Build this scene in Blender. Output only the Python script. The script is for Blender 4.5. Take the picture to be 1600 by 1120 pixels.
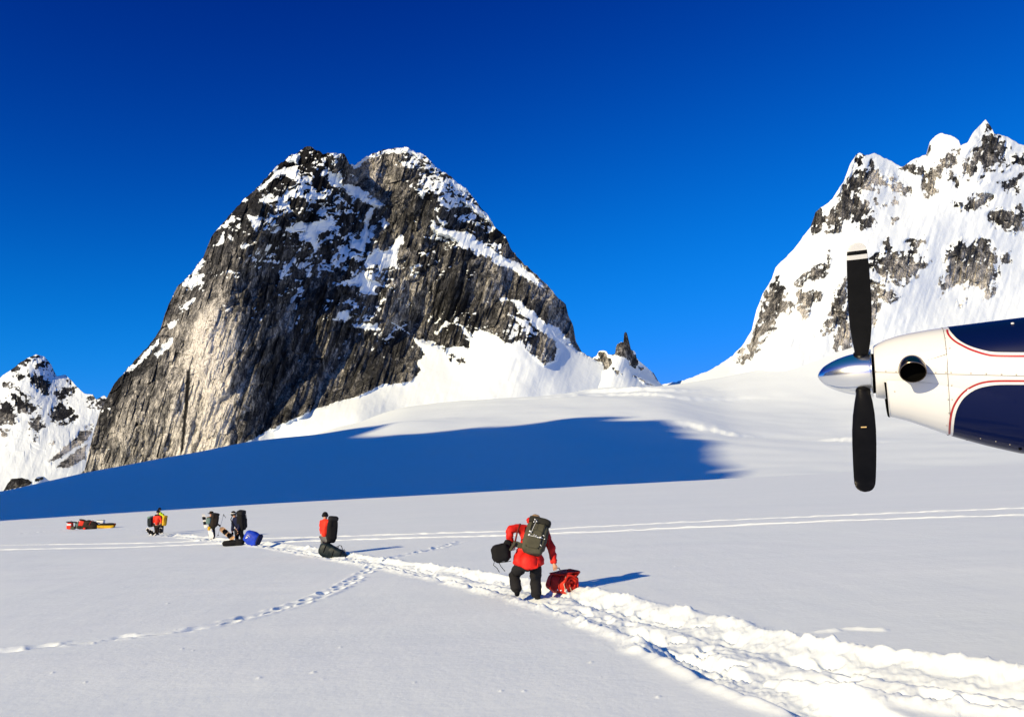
import bpy, bmesh, math, random
import numpy as np
from mathutils import Vector, Matrix, Quaternion

# ------------------------------------------------------------------ camera, sky, sun, exposure
for o in list(bpy.data.objects):
    bpy.data.objects.remove(o)
SC = bpy.context.scene
COL = SC.collection
PI = math.pi
FPX = 1386.0                       # focal length in pixels of a 1600 wide picture
PITCH = math.atan(220.0 / FPX)
CZ = 2.25                          # the camera stands 2.25 m above the snow

cam_d = bpy.data.cameras.new('camera')
cam_d.sensor_width = 36.0
cam_d.lens = 36.0 * FPX / 1600.0
cam_d.clip_start = 0.1
cam_d.clip_end = 40000.0
cam = bpy.data.objects.new('camera', cam_d)
COL.objects.link(cam)
cam.location = (0, 0, CZ)
cam.rotation_euler = (PI / 2 + PITCH, 0, 0)
SC.camera = cam

SUN_EL = math.radians(21.0)
SUN_AZ = math.radians(45.5)        # light travels 45 degrees right of straight ahead
SH = (math.sin(SUN_AZ), math.cos(SUN_AZ))
world = bpy.data.worlds.new('World')
SC.world = world
world.use_nodes = True
wn = world.node_tree.nodes
wl = world.node_tree.links
wn.clear()
w_out = wn.new('ShaderNodeOutputWorld')
w_bg = wn.new('ShaderNodeBackground')
w_sky = wn.new('ShaderNodeTexSky')
w_sky.sky_type = 'NISHITA'
w_sky.sun_disc = False
w_sky.sun_elevation = SUN_EL
w_sky.sun_rotation = SUN_AZ + PI
w_sky.altitude = 2500
w_sky.air_density = 1.0
w_sky.dust_density = 0.2
w_sky.ozone_density = 3.0
w_sep = wn.new('ShaderNodeSeparateColor')
w_com = wn.new('ShaderNodeCombineColor')
wl.new(w_sky.outputs[0], w_sep.inputs[0])
for i, (k, p, A, B) in enumerate(((4.1e-4, 4.75, 1.0, 4.0), (0.00167, 3.15, 11.5, 34.0), (0.01583, 2.1, 3.3, 2.2))):   # polarised, deep blue sky
    pw = wn.new('ShaderNodeMath'); pw.operation = 'POWER'; pw.inputs[1].default_value = p
    ml = wn.new('ShaderNodeMath'); ml.operation = 'MULTIPLY'; ml.inputs[1].default_value = k
    den = wn.new('ShaderNodeMath'); den.operation = 'MULTIPLY_ADD'; den.inputs[1].default_value = B; den.inputs[2].default_value = 1.0
    num = wn.new('ShaderNodeMath'); num.operation = 'MULTIPLY'; num.inputs[1].default_value = A / 0.143
    dv_ = wn.new('ShaderNodeMath'); dv_.operation = 'DIVIDE'
    wl.new(w_sep.outputs[i], pw.inputs[0]); wl.new(pw.outputs[0], ml.inputs[0])
    wl.new(ml.outputs[0], den.inputs[0]); wl.new(ml.outputs[0], num.inputs[0])
    wl.new(num.outputs[0], dv_.inputs[0]); wl.new(den.outputs[0], dv_.inputs[1]); wl.new(dv_.outputs[0], w_com.inputs[i])
w_tc = wn.new('ShaderNodeTexCoord'); w_sx = wn.new('ShaderNodeSeparateXYZ'); w_mr = wn.new('ShaderNodeMapRange')
w_mr.interpolation_type = 'SMOOTHSTEP'; w_mr.inputs[1].default_value = 0.58; w_mr.inputs[2].default_value = 0.85
w_ad = wn.new('ShaderNodeMix'); w_ad.data_type = 'RGBA'; w_ad.blend_type = 'ADD'; w_ad.inputs[7].default_value = (0.0, 0.60, 0.85, 1)
wl.new(w_tc.outputs['Generated'], w_sx.inputs[0]); wl.new(w_sx.outputs['Z'], w_mr.inputs[0]); wl.new(w_mr.outputs[0], w_ad.inputs[0])
wl.new(w_com.outputs[0], w_ad.inputs[6])
w_bg.inputs[1].default_value = 0.12
wl.new(w_ad.outputs[2], w_bg.inputs[0])
wl.new(w_bg.outputs[0], w_out.inputs[0])

sun_d = bpy.data.lights.new('sun', 'SUN')
sun_d.energy = 4.75
sun_d.angle = math.radians(0.53)
sun_d.color = (1.0, 0.82, 0.49)
sun = bpy.data.objects.new('sun', sun_d)
COL.objects.link(sun)
sdir = Vector((SH[0] * math.cos(SUN_EL), SH[1] * math.cos(SUN_EL), -math.sin(SUN_EL)))
sun.rotation_euler = sdir.to_track_quat('-Z', 'Y').to_euler()
sun.location = (-60, -60, 60)

SC.view_settings.view_transform = 'Standard'
SC.view_settings.look = 'None'
SC.view_settings.gamma = 1
SC.view_settings.exposure = 0.25
SC.render.engine = 'CYCLES'
SC.cycles.max_bounces = 5
SC.cycles.diffuse_bounces = 2

# ------------------------------------------------------------------ helpers
cP, sP = math.cos(PITCH), math.sin(PITCH)
def ray(px, py):
    """x/y and z/y slopes of the line of sight through a photo pixel"""
    u = (np.asarray(px, float) - 800.0) / FPX
    v = (560.0 - np.asarray(py, float)) / FPX
    dy = cP - sP * v
    return u / dy, (sP + cP * v) / dy
def at(px, py, Y):
    a, b = ray(px, py)
    return Vector((float(a) * Y, Y, CZ + float(b) * Y))

def tag(o, label=None, cat=None, group=None, kind=None):
    if label: o['label'] = label
    if cat: o['category'] = cat
    if group: o['group'] = group
    if kind: o['kind'] = kind
    return o

def _h(ix, iy, seed):
    n = (ix.astype(np.int64) * 374761393 + iy.astype(np.int64) * 668265263 + seed * 974634777) & 0xffffffff
    n = ((n ^ (n >> 13)) * 1274126177) & 0xffffffff
    n = ((n ^ (n >> 16)) * 2246822519) & 0xffffffff
    return ((n ^ (n >> 15)) & 0xffffff) / float(0xffffff)
def vn(x, y, seed=0):
    x = np.asarray(x, float); y = np.asarray(y, float)
    ix = np.floor(x); iy = np.floor(y)
    fx = x - ix; fy = y - iy
    fx = fx * fx * fx * (fx * (fx * 6 - 15) + 10); fy = fy * fy * fy * (fy * (fy * 6 - 15) + 10)
    a = _h(ix, iy, seed); b = _h(ix + 1, iy, seed); c = _h(ix, iy + 1, seed); d = _h(ix + 1, iy + 1, seed)
    return (a + (b - a) * fx) * (1 - fy) + (c + (d - c) * fx) * fy
def fbm(x, y, o=4, seed=0, g=0.5):
    s = 0; a = 1; t = 0
    for i in range(o):
        s = s + a * vn(x * 2 ** i + 13.7 * i, y * 2 ** i - 7.1 * i, seed + i); t += a; a *= g
    return s / t * 2 - 1
def facet(x, y, seed=0, slope=1.0, k=0.9):
    """angular blocks: upper envelope of randomly tilted planes"""
    ix = np.floor(x); iy = np.floor(y)
    best = np.full(np.shape(x), -1e9)
    for dx in (-1, 0, 1):
        for dy in (-1, 0, 1):
            cx = ix + dx; cy = iy + dy
            px_ = cx + 0.15 + 0.7 * _h(cx, cy, seed); py_ = cy + 0.15 + 0.7 * _h(cx, cy, seed + 11)
            ax = x - px_; ay = y - py_
            v = _h(cx, cy, seed + 23) * 0.9 + slope * ((_h(cx, cy, seed + 37) - 0.5) * 2 * ax + (_h(cx, cy, seed + 41) - 0.5) * 1.3 * ay) - k * (ax * ax + ay * ay)
            best = np.maximum(best, v)
    return best
def crand(x, y, seed=0):
    """one random value per irregular cell"""
    ix = np.floor(x); iy = np.floor(y); best = np.full(np.shape(x), 1e9); val = np.zeros(np.shape(x))
    for dx in (-1, 0, 1):
        for dy in (-1, 0, 1):
            cx = ix + dx; cy = iy + dy
            d = (x - cx - 0.1 - 0.8 * _h(cx, cy, seed)) ** 2 + (y - cy - 0.1 - 0.8 * _h(cx, cy, seed + 11)) ** 2
            m = d < best; best = np.where(m, d, best); val = np.where(m, _h(cx, cy, seed + 5), val)
    return val
def boxblur(a, r):
    for ax in (0, 1):
        p = [(0, 0), (0, 0)]; p[ax] = (r + 1, r)
        c = np.cumsum(np.pad(a, p, 'edge'), axis=ax)
        n = a.shape[ax]
        a = (np.take(c, np.arange(2 * r + 1, n + 2 * r + 1), axis=ax) - np.take(c, np.arange(0, n), axis=ax)) / (2 * r + 1)
    return a
def sst(a, b, x):
    t = np.clip((x - a) / (b - a), 0, 1)
    return t * t * (3 - 2 * t)
def poly_sd(px, py, poly):
    """signed distance to a polygon, positive inside"""
    P = np.array(poly, float); n = len(P)
    x0, y0 = P.min(0) - 14; x1, y1 = P.max(0) + 14
    out = np.full(px.shape, -99.0)
    m = (px > x0) & (px < x1) & (py > y0) & (py < y1)
    if not m.any(): return out
    x = px[m]; y = py[m]
    d2 = np.full(x.shape, 1e18); ins = np.zeros(x.shape, bool)
    for i in range(n):
        ax, ay = P[i]; bx, by = P[(i + 1) % n]
        ex, ey = bx - ax, by - ay
        t = np.clip(((x - ax) * ex + (y - ay) * ey) / (ex * ex + ey * ey + 1e-9), 0, 1)
        d2 = np.minimum(d2, (x - ax - t * ex) ** 2 + (y - ay - t * ey) ** 2)
        c = ((ay > y) != (by > y))
        ins ^= c & (x < (bx - ax) * (y - ay) / (by - ay + 1e-12) + ax)
    out[m] = np.where(ins, 1, -1) * np.sqrt(d2)
    return out
def polys_sd(px, py, polys):
    s = np.full(px.shape, -99.0)
    for p in polys: s = np.maximum(s, poly_sd(px, py, p))
    return s
def rbf(pts, px, py, sc=1.0, lin=True):
    """smooth interpolation of scattered values (px, py, value)"""
    P = np.array(pts, float)
    n = len(P)
    D = np.hypot(P[:, None, 0] - P[None, :, 0], P[:, None, 1] - P[None, :, 1])
    A = np.zeros((n + 3, n + 3))
    A[:n, :n] = np.sqrt(D * D + 400 * sc); A[:n, n] = 1; A[:n, n + 1] = P[:, 0]; A[:n, n + 2] = P[:, 1]
    A[n, :n] = 1; A[n + 1, :n] = P[:, 0]; A[n + 2, :n] = P[:, 1]
    w = np.linalg.lstsq(A, np.concatenate([P[:, 2], [0, 0, 0]]), rcond=None)[0]
    out = w[n] + w[n + 1] * px + w[n + 2] * py
    for i in range(n):
        out = out + w[i] * np.sqrt((px - P[i, 0]) ** 2 + (py - P[i, 1]) ** 2 + 400 * sc)
    return out
def grid_mesh(name, X, Y, Z, mat, attrs=None, flat=None, wrap=False, flip=False):
    nr, nc = X.shape
    co = np.stack([X, Y, Z], -1).reshape(-1, 3).astype(np.float32)
    me = bpy.data.meshes.new(name)
    me.vertices.add(nr * nc)
    me.vertices.foreach_set('co', co.ravel())
    idx = np.arange(nr * nc).reshape(nr, nc)
    if wrap: idx = np.concatenate([idx, idx[:, :1]], 1)
    a = idx[:-1, :-1].ravel(); b = idx[:-1, 1:].ravel(); c = idx[1:, 1:].ravel(); d = idx[1:, :-1].ravel()
    q = np.stack([a, d, c, b] if flip else [a, b, c, d], -1).astype(np.int32)
    nf = len(q)
    me.loops.add(nf * 4); me.loops.foreach_set('vertex_index', q.ravel())
    me.polygons.add(nf)
    me.polygons.foreach_set('loop_start', np.arange(nf, dtype=np.int32) * 4)
    me.polygons.foreach_set('loop_total', np.full(nf, 4, np.int32))
    sm = np.ones(nf, bool)
    if flat is not None:
        fl = flat.ravel() > 0.5
        sm = ~(fl[a] & fl[c])
    me.polygons.foreach_set('use_smooth', sm)
    me.update(calc_edges=True)
    for k, v in (attrs or {}).items():
        at_ = me.attributes.new(k, 'FLOAT', 'POINT')
        at_.data.foreach_set('value', v.ravel().astype(np.float32))
    me.materials.append(mat)
    o = bpy.data.objects.new(name, me)
    COL.objects.link(o)
    return o

# ------------------------------------------------------------------ materials
class NT:
    def __init__(s, name):
        s.m = bpy.data.materials.new(name); s.m.use_nodes = True
        s.n = s.m.node_tree.nodes; s.l = s.m.node_tree.links
        s.b = s.n['Principled BSDF']; s.out = s.n['Material Output']
    def new(s, t, **kw):
        n = s.n.new(t)
        for k, v in kw.items(): setattr(n, k, v)
        return n
    def set(s, sock, v):
        if isinstance(v, (int, float)): sock.default_value = v
        elif isinstance(v, tuple): sock.default_value = v + (1,) if len(v) == 3 and len(sock.default_value) == 4 else v
        else: s.l.new(v, sock)
    def math(s, op, a, b=0.0, c=None, clamp=False):
        n = s.new('ShaderNodeMath', operation=op, use_clamp=clamp)
        s.set(n.inputs[0], a); s.set(n.inputs[1], b)
        if c is not None: s.set(n.inputs[2], c)
        return n.outputs[0]
    def mix(s, f, a, b, mode='MIX'):
        n = s.new('ShaderNodeMix', data_type='RGBA', blend_type=mode)
        s.set(n.inputs[0], f); s.set(n.inputs[6], a); s.set(n.inputs[7], b)
        return n.outputs[2]
    def rng(s, v, a, b, c=0.0, d=1.0, smooth=False):
        n = s.new('ShaderNodeMapRange', interpolation_type='SMOOTHSTEP' if smooth else 'LINEAR')
        s.set(n.inputs[0], v); s.set(n.inputs[1], a); s.set(n.inputs[2], b); s.set(n.inputs[3], c); s.set(n.inputs[4], d)
        return n.outputs[0]
    def coord(s, scale=(1, 1, 1), rot=(0, 0, 0), which='Object'):
        t = s.new('ShaderNodeTexCoord'); mp = s.new('ShaderNodeMapping')
        mp.inputs['Scale'].default_value = scale; mp.inputs['Rotation'].default_value = rot
        s.l.new(t.outputs[which], mp.inputs[0]); return mp.outputs[0]
    def noise(s, vec, scale, detail=4, rough=0.55, dist=0.0):
        n = s.new('ShaderNodeTexNoise'); n.inputs['Scale'].default_value = scale
        n.inputs['Detail'].default_value = detail; n.inputs['Roughness'].default_value = rough
        n.inputs['Distortion'].default_value = dist
        s.l.new(vec, n.inputs['Vector']); return n.outputs['Fac']
    def voro(s, vec, scale, feature='F1'):
        n = s.new('ShaderNodeTexVoronoi', feature=feature); n.inputs['Scale'].default_value = scale
        s.l.new(vec, n.inputs['Vector']); return n
    def attr(s, name):
        n = s.new('ShaderNodeAttribute'); n.attribute_name = name; return n.outputs['Fac']
    def bump(s, h, strength, dist, prev=None):
        n = s.new('ShaderNodeBump'); n.inputs['Strength'].default_value = strength; n.inputs['Distance'].default_value = dist
        s.set(n.inputs['Height'], h)
        if prev is not None: s.l.new(prev, n.inputs['Normal'])
        return n.outputs[0]
    def fin(s, col=None, rough=None, nrm=None, **kw):
        if col is not None: s.set(s.b.inputs['Base Color'], col)
        if rough is not None: s.set(s.b.inputs['Roughness'], rough)
        if nrm is not None: s.l.new(nrm, s.b.inputs['Normal'])
        for k, v in kw.items(): s.set(s.b.inputs[k.replace('_', ' ')], v)
        return s.m

SNOW = (0.82, 0.89, 0.93)
def mat_near_snow():
    t = NT('snow')
    c = t.coord()
    n1 = t.noise(c, 90.0, 3, 0.7); n2 = t.noise(c, 9.0, 4, 0.6); n3 = t.noise(t.coord((0.4, 1.2, 1)), 0.25, 4, 0.55)
    b = t.bump(n1, 0.35, 0.004)
    b = t.bump(n2, 0.30, 0.02, b)
    b = t.bump(n3, 0.5, 0.12, b)
    b = t.bump(t.noise(t.coord((1.0, 0.35, 1), (0, 0, math.radians(35))), 1.6, 4, 0.6), 0.35, 0.03, b)
    col = t.mix(t.rng(n3, 0.3, 0.7), (0.81, 0.88, 0.92), (0.84, 0.90, 0.94))
    return t.fin(col, 0.75, b, Specular_IOR_Level=0.25)
def mat_far_snow():
    t = NT('glacier_snow')
    c = t.coord()
    n2 = t.noise(c, 0.02, 5, 0.6); n3 = t.noise(t.coord((1, 0.3, 1)), 0.09, 4, 0.6)
    b = t.bump(n2, 0.12, 3.0); b = t.bump(n3, 0.06, 1.0, b)
    return t.fin(SNOW, 0.8, b, Specular_IOR_Level=0.15)
def mat_mountain():
    t = NT('mountain_rock_and_snow')
    c = t.coord()
    cs = t.coord((1, 1, 0.34), (0, math.radians(8), 0))
    snow = t.attr('snow'); tone = t.attr('tone')
    fine = t.noise(c, 0.10, 6, 0.7); fine2 = t.noise(c, 0.35, 5, 0.7)
    e = t.math('ADD', snow, t.math('MULTIPLY', t.math('SUBTRACT', fine, 0.5), 0.5))
    e = t.math('ADD', e, t.math('MULTIPLY', t.math('SUBTRACT', fine2, 0.5), 0.35))
    sf = t.rng(e, 0.46, 0.54)
    st = t.noise(cs, 0.07, 6, 0.68, 0.6); st2 = t.noise(cs, 0.35, 5, 0.7)
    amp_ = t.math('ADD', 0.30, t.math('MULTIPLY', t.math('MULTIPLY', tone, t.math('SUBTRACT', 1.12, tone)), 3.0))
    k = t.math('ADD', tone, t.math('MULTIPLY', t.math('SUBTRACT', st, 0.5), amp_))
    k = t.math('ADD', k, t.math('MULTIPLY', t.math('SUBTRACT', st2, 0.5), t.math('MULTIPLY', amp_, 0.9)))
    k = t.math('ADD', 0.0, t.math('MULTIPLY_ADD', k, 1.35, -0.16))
    rp = t.new('ShaderNodeValToRGB')
    cr = rp.color_ramp
    cr.elements[0].position = 0.0; cr.elements[0].color = (0.012, 0.012, 0.013, 1)
    cr.elements[1].position = 1.0; cr.elements[1].color = (0.78, 0.74, 0.67, 1)
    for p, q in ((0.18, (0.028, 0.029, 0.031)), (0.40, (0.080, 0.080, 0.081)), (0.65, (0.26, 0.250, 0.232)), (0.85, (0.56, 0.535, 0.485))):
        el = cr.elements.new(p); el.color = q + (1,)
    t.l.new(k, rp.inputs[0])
    # dark water streaks and cracks
    cr_n = t.noise(t.coord((1, 1, 0.30), (0, math.radians(10), 0)), 0.12, 5, 0.6, 1.5)
    crack = t.rng(t.math('ABSOLUTE', t.math('SUBTRACT', cr_n, 0.5)), 0.0, 0.022)
    rock = t.mix(t.math('MULTIPLY', t.math('SUBTRACT', 1.0, crack), 0.7), rp.outputs[0], (0.015, 0.015, 0.015))
    col = t.mix(sf, rock, SNOW)
    hr = t.math('ADD', t.math('MULTIPLY', st, 1.0), t.math('MULTIPLY', st2, 0.4))
    hr = t.math('ADD', hr, t.math('MULTIPLY', crack, 0.25))
    hs = t.math('MULTIPLY', t.noise(t.coord((1, 1, 0.25)), 0.08, 4, 0.55), 0.10)
    hh = t.new('ShaderNodeMix', data_type='FLOAT'); t.l.new(sf, hh.inputs[0]); t.l.new(hr, hh.inputs[2]); t.l.new(t.math('ADD', hs, 0.75), hh.inputs[3])
    b = t.bump(hh.outputs[0], 0.8, 8.0)
    return t.fin(col, t.rng(sf, 0, 1, 0.9, 0.75), b, Specular_IOR_Level=0.15)
M_SNOW = mat_near_snow(); M_FAR = mat_far_snow(); M_MTN = mat_mountain()

# ------------------------------------------------------------------ the near snow field
r0 = ray(0, 796); r1 = ray(1600, 709)
GA = float((r1[1] - r0[1]) / (r1[0] - r0[0])); GB = float(r0[1] - GA * r0[0])
def plane_z(x, y): return GA * x + GB * y
def ground_xy(px, py):
    a, b = ray(px, py)
    Y = -CZ / (b - GA * a - GB)
    return np.array([float(a * Y), float(Y)])
def gpl(pts): return np.array([ground_xy(*p) for p in pts])
def pl_dist(x, y, P):
    """distance, signed side and arc position along a polyline"""
    best = np.full(x.shape, 1e9); side = np.zeros(x.shape); arc = np.zeros(x.shape); L = 0
    for i in range(len(P) - 1):
        a, b = P[i], P[i + 1]; e = b - a; l = math.hypot(*e)
        t = np.clip(((x - a[0]) * e[0] + (y - a[1]) * e[1]) / (l * l), 0, 1)
        dx = x - a[0] - t * e[0]; dy = y - a[1] - t * e[1]
        d = np.hypot(dx, dy); m = d < best
        best = np.where(m, d, best); arc = np.where(m, L + t * l, arc)
        side = np.where(m, np.sign(e[0] * (y - a[1]) - e[1] * (x - a[0])), side)
        L += l
    return best, side, arc
def dens(P, step=0.6):
    """resample with Catmull-Rom"""
    out = []
    Q = np.vstack([2 * P[0] - P[1], P, 2 * P[-1] - P[-2]])
    for i in range(1, len(Q) - 2):
        n = max(2, int(math.hypot(*(Q[i + 1] - Q[i])) / step / 2))
        n = min(n, 8)
        for k in range(n):
            t = k / n
            out.append(0.5 * (2 * Q[i] + (Q[i + 1] - Q[i - 1]) * t + (2 * Q[i - 1] - 5 * Q[i] + 4 * Q[i + 1] - Q[i + 2]) * t * t + (3 * Q[i] - Q[i - 1] - 3 * Q[i + 1] + Q[i + 2]) * t ** 3))
    out.append(P[-1]); return np.array(out)
TRAIL = dens(gpl([(232, 832), (300, 838), (345, 845), (400, 851), (470, 859), (540, 870), (620, 885), (720, 902), (820, 922), (900, 940), (1000, 966), (1100, 997), (1200, 1024), (1320, 1048), (1450, 1066), (1600, 1082), (1760, 1098)]))
TRAIL2 = dens(gpl([(1010, 1003), (1080, 1030), (1160, 1062), (1250, 1095), (1360, 1135), (1500, 1190)]))
TRACKS = [dens(gpl([(-300, 857), (0, 852), (310, 845), (545, 838), (700, 833), (865, 827), (1100, 815), (1350, 804), (1600, 793.5), (2000, 777)])),
          dens(gpl([(-300, 864), (0, 859), (310, 851), (545, 844), (700, 839.5), (865, 834), (1100, 824), (1350, 814), (1600, 805), (2000, 790)]))]
PRINTS = [(dens(gpl([(-120, 1028), (0, 1019), (120, 1006), (180, 998), (300, 985), (400, 962), (480, 940), (540, 915), (572, 895), (590, 884)])), 0.30, 0.09),
          (dens(gpl([(600, 874), (640, 866), (685, 856), (722, 846)])), 0.42, 0.12),
          (dens(gpl([(-40, 838), (30, 833), (106, 826)])), 0.40, 0.10),
          (dens(gpl([(176, 825), (205, 827), (235, 830)])), 0.34, 0.05)]
def detail(x, y):
    z = np.zeros(x.shape)
    # plane ski tracks
    for k, T in enumerate(TRACKS):
        m = (y > 20) & (y < 75) & (np.abs(x) < 80)
        xs, ys = x[m], y[m]
        d, s, a = pl_dist(xs, ys, T)
        w = 0.30 + 0.05 * fbm(a * 0.5, a * 0 + k, 2, 5)
        f = -0.13 * (1 - sst(w * 0.7, w * 1.25, d)) * (1 + 0.35 * fbm(a * 1.3, a * 0, 3, 60 + k)) + 0.03 * np.exp(-((d - w * 1.5) / 0.1) ** 2) * (0.6 + fbm(a * 2, a * 0, 2, 7))
        far = sst(-26, -5, xs)
        z[m] += f * (0.55 + 0.45 * far)
    # the walked trail
    m = (y > 4) & (y < 62) & (x < 8) & (x > -30)
    xs, ys = x[m], y[m]
    d, s, a = pl_dist(xs, ys, TRAIL)
    o = d * s
    o = o + 0.13 * fbm(a * 0.45, a * 0, 3, 9) + 0.05 * fbm(xs * 2.3, ys * 2.3, 2, 77)
    L = a.max() if a.size else 1
    near = sst(L - 22, L - 2, a)                     # 0 far, 1 near the camera
    wid = 0.55 + 0.30 * near
    body = 1 - sst(wid * 0.72, wid * 1.22, np.abs(o))
    lump = fbm(a * 0.9, o * 2.4, 3, 3) * 0.075 + fbm(xs * 7, ys * 7, 3, 13) * 0.022
    clod = np.maximum(0, facet(xs * 4.5 + 0.6 * fbm(xs, ys, 2, 4), ys * 4.5, 8, 0.9, 1.6) - 0.45) * 0.075
    clod2 = np.maximum(0, facet(xs * 12, ys * 12, 18, 0.9, 1.6) - 0.4) * 0.04
    g1 = np.exp(-((o + 0.46 * wid) / (0.26 * wid)) ** 2); g2 = np.exp(-((o - 0.42 * wid + 0.08 * np.sin(a * 1.1)) / (0.25 * wid)) ** 2)
    deep = (-0.06 - 0.08 * g1 * (1 + 0.25 * np.sin(a * 2.3)) - 0.075 * g2 * (1 + 0.3 * np.sin(a * 2.9 + 1))) * (0.75 + 0.45 * near)
    rim = 0.060 * np.exp(-((np.abs(o) - wid * 1.12) / 0.13) ** 2) * (0.8 + 0.9 * fbm(a * 1.6, s, 3, 6))
    rs_ = random.Random(77); pit = np.zeros(xs.shape); cumL = np.concatenate([[0], np.cumsum(np.hypot(*(TRAIL[1:] - TRAIL[:-1]).T))]); t_ = cumL[-1] * 0.45
    while t_ < cumL[-1] - 1:
        cx = np.interp(t_, cumL, TRAIL[:, 0]); cy = np.interp(t_, cumL, TRAIL[:, 1]); ex = np.interp(t_ + .1, cumL, TRAIL[:, 0]) - cx; ey = np.interp(t_ + .1, cumL, TRAIL[:, 1]) - cy
        l_ = math.hypot(ex, ey) + 1e-6; ex /= l_; ey /= l_; of = rs_.uniform(-.62, .62); cx -= ey * of; cy += ex * of; an = rs_.uniform(-.4, .4)
        mm = (np.abs(xs - cx) < .5) & (np.abs(ys - cy) < .5)
        u = (xs[mm] - cx) * ex + (ys[mm] - cy) * ey; v = -(xs[mm] - cx) * ey + (ys[mm] - cy) * ex; u, v = u * math.cos(an) + v * math.sin(an), v * math.cos(an) - u * math.sin(an)
        q = (u / .17) ** 2 + (v / .075) ** 2
        pit[mm] += -rs_.uniform(.07, .15) / (1 + q ** 3) + .025 * np.exp(-((np.sqrt(q) - 1.45) / .28) ** 2) * (u > 0)
        t_ += rs_.uniform(.12, .34)
    z[m] += body * pit * (0.4 + 0.6 * near)
    z[m] += body * (deep + lump + clod * .6 + clod2 * (0.3 + .5 * near)) + rim * (0.7 + 0.5 * near) + rim / 0.060 * (clod * 1.3 + clod2 * 1.2)
    # spread of thrown snow beside the trail
    sp = np.exp(-((np.abs(o) - wid) / 0.35) ** 2) * (fbm(xs * 5, ys * 5, 3, 21) > 0.22)
    z[m] += sp * 0.016
    d, s, a = pl_dist(xs, ys, TRAIL2)
    o = d * s + 0.10 * fbm(a * 0.7, a * 0, 3, 19)
    ed = sst(0, 0.8, a)
    body = (1 - sst(0.26, 0.42, np.abs(o))) * ed
    z[m] += body * (-0.12 + lump * 0.9 + clod * 0.8 + clod2 * 0.8) + 0.07 * np.exp(-((np.abs(o) - 0.43) / 0.11) ** 2) * ed * (0.7 + fbm(a * 2, s, 3, 29)) * (1 - 0.3 * (o > 0))
    # footprints
    rr = random.Random(5)
    for T, sp_, dep in PRINTS:
        cum = np.concatenate([[0], np.cumsum(np.hypot(*(T[1:] - T[:-1]).T))])
        b0 = T.min(0) - 1.0; b1 = T.max(0) + 1.0
        m = (x > b0[0]) & (x < b1[0]) & (y > b0[1]) & (y < b1[1])
        xs, ys = x[m], y[m]; zz = np.zeros(xs.shape)
        d, s, a = pl_dist(xs, ys, T)
        zz -= dep * 0.35 * np.exp(-(d / 0.10) ** 2) * sst(-0.1, 0.5, fbm(a * 0.8, a * 0, 2, 14) + 0.35)
        zz += dep * 0.3 * np.exp(-((d - 0.24) / 0.07) ** 2) * sst(-0.2, 0.6, fbm(a * 3, s, 3, 15))
        t = 0.0; k = 0
        while t < cum[-1]:
            c = np.array([np.interp(t, cum, T[:, 0]), np.interp(t, cum, T[:, 1])])
            c2 = np.array([np.interp(t + .1, cum, T[:, 0]), np.interp(t + .1, cum, T[:, 1])]) - c
            e = c2 / (np.hypot(*c2) + 1e-6)
            off = (0.09 if k % 2 else -0.09) + rr.uniform(-.03, .03)
            c = c + np.array([-e[1], e[0]]) * off
            u = (xs - c[0]) * e[0] + (ys - c[1]) * e[1]; v = -(xs - c[0]) * e[1] + (ys - c[1]) * e[0]
            q = (u / 0.18) ** 2 + (v / 0.085) ** 2
            zz -= dep * rr.uniform(.6, 1.15) * np.exp(-q ** 1.5)
            zz += dep * 0.28 * np.exp(-((np.sqrt(q) - 1.5) / 0.35) ** 2) * (rr.random() < .6)
            t += sp_ * rr.uniform(0.8, 1.2) * (1.9 if dep < .13 else 1.5); k += 1
        z[m] += zz
    # small wind marks to the right of the trail
    for (a0, b0_) in (((1268, 989), (1318, 986)), ((1310, 983), (1392, 986))):
        T = gpl([a0, b0_])
        m = (x > T[:, 0].min() - 1) & (x < T[:, 0].max() + 1) & (y > T[:, 1].min() - 1) & (y < T[:, 1].max() + 1)
        d, s, a = pl_dist(x[m], y[m], T)
        ln = math.hypot(*(T[1] - T[0]))
        z[m] += 0.035 * np.exp(-(d / 0.06) ** 2) * (0.7 + fbm(a * 4, a * 0, 2, 2)) * sst(0, .1, a) * sst(ln, ln - .1, a)
    # a few lone pellets
    for k in range(26):
        c = ground_xy(rr.uniform(60, 1560), rr.uniform(880, 1100)); r = rr.uniform(.012, .03)
        z += 0.9 * r * np.exp(-((x - c[0]) ** 2 + (y - c[1]) ** 2) / r ** 2)
    return z
def field_z(x, y, det=True):
    r = np.hypot(x, y) + 1e-6
    rc = np.minimum(r, 300.0)
    z = plane_z(x, y) * rc / r
    view = sst(-0.05, 0.4, y / r)
    z = z - view * (np.maximum(0, r - 235) ** 2) / 900.0 * (r < 700) - view * (r >= 700) * 240.0
    z = z + (fbm(x * 0.045, y * 0.03, 3, 50) * 0.10 + fbm(x * 0.16 + y * 0.05, y * 0.12, 3, 51) * 0.035) * sst(2, 14, r)
    z = z + 0.006 * fbm(x * 1.2, y * 0.5, 3, 52)
    if det: z = z + detail(x, y)
    return z
def gz(x, y):
    return float(field_z(np.array([float(x)]), np.array([float(y)]))[0])
def spot(px, py):
    """the point of the snow surface (smooth plane) seen at a photo pixel"""
    c = ground_xy(px, py); return c[0], c[1]

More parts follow.
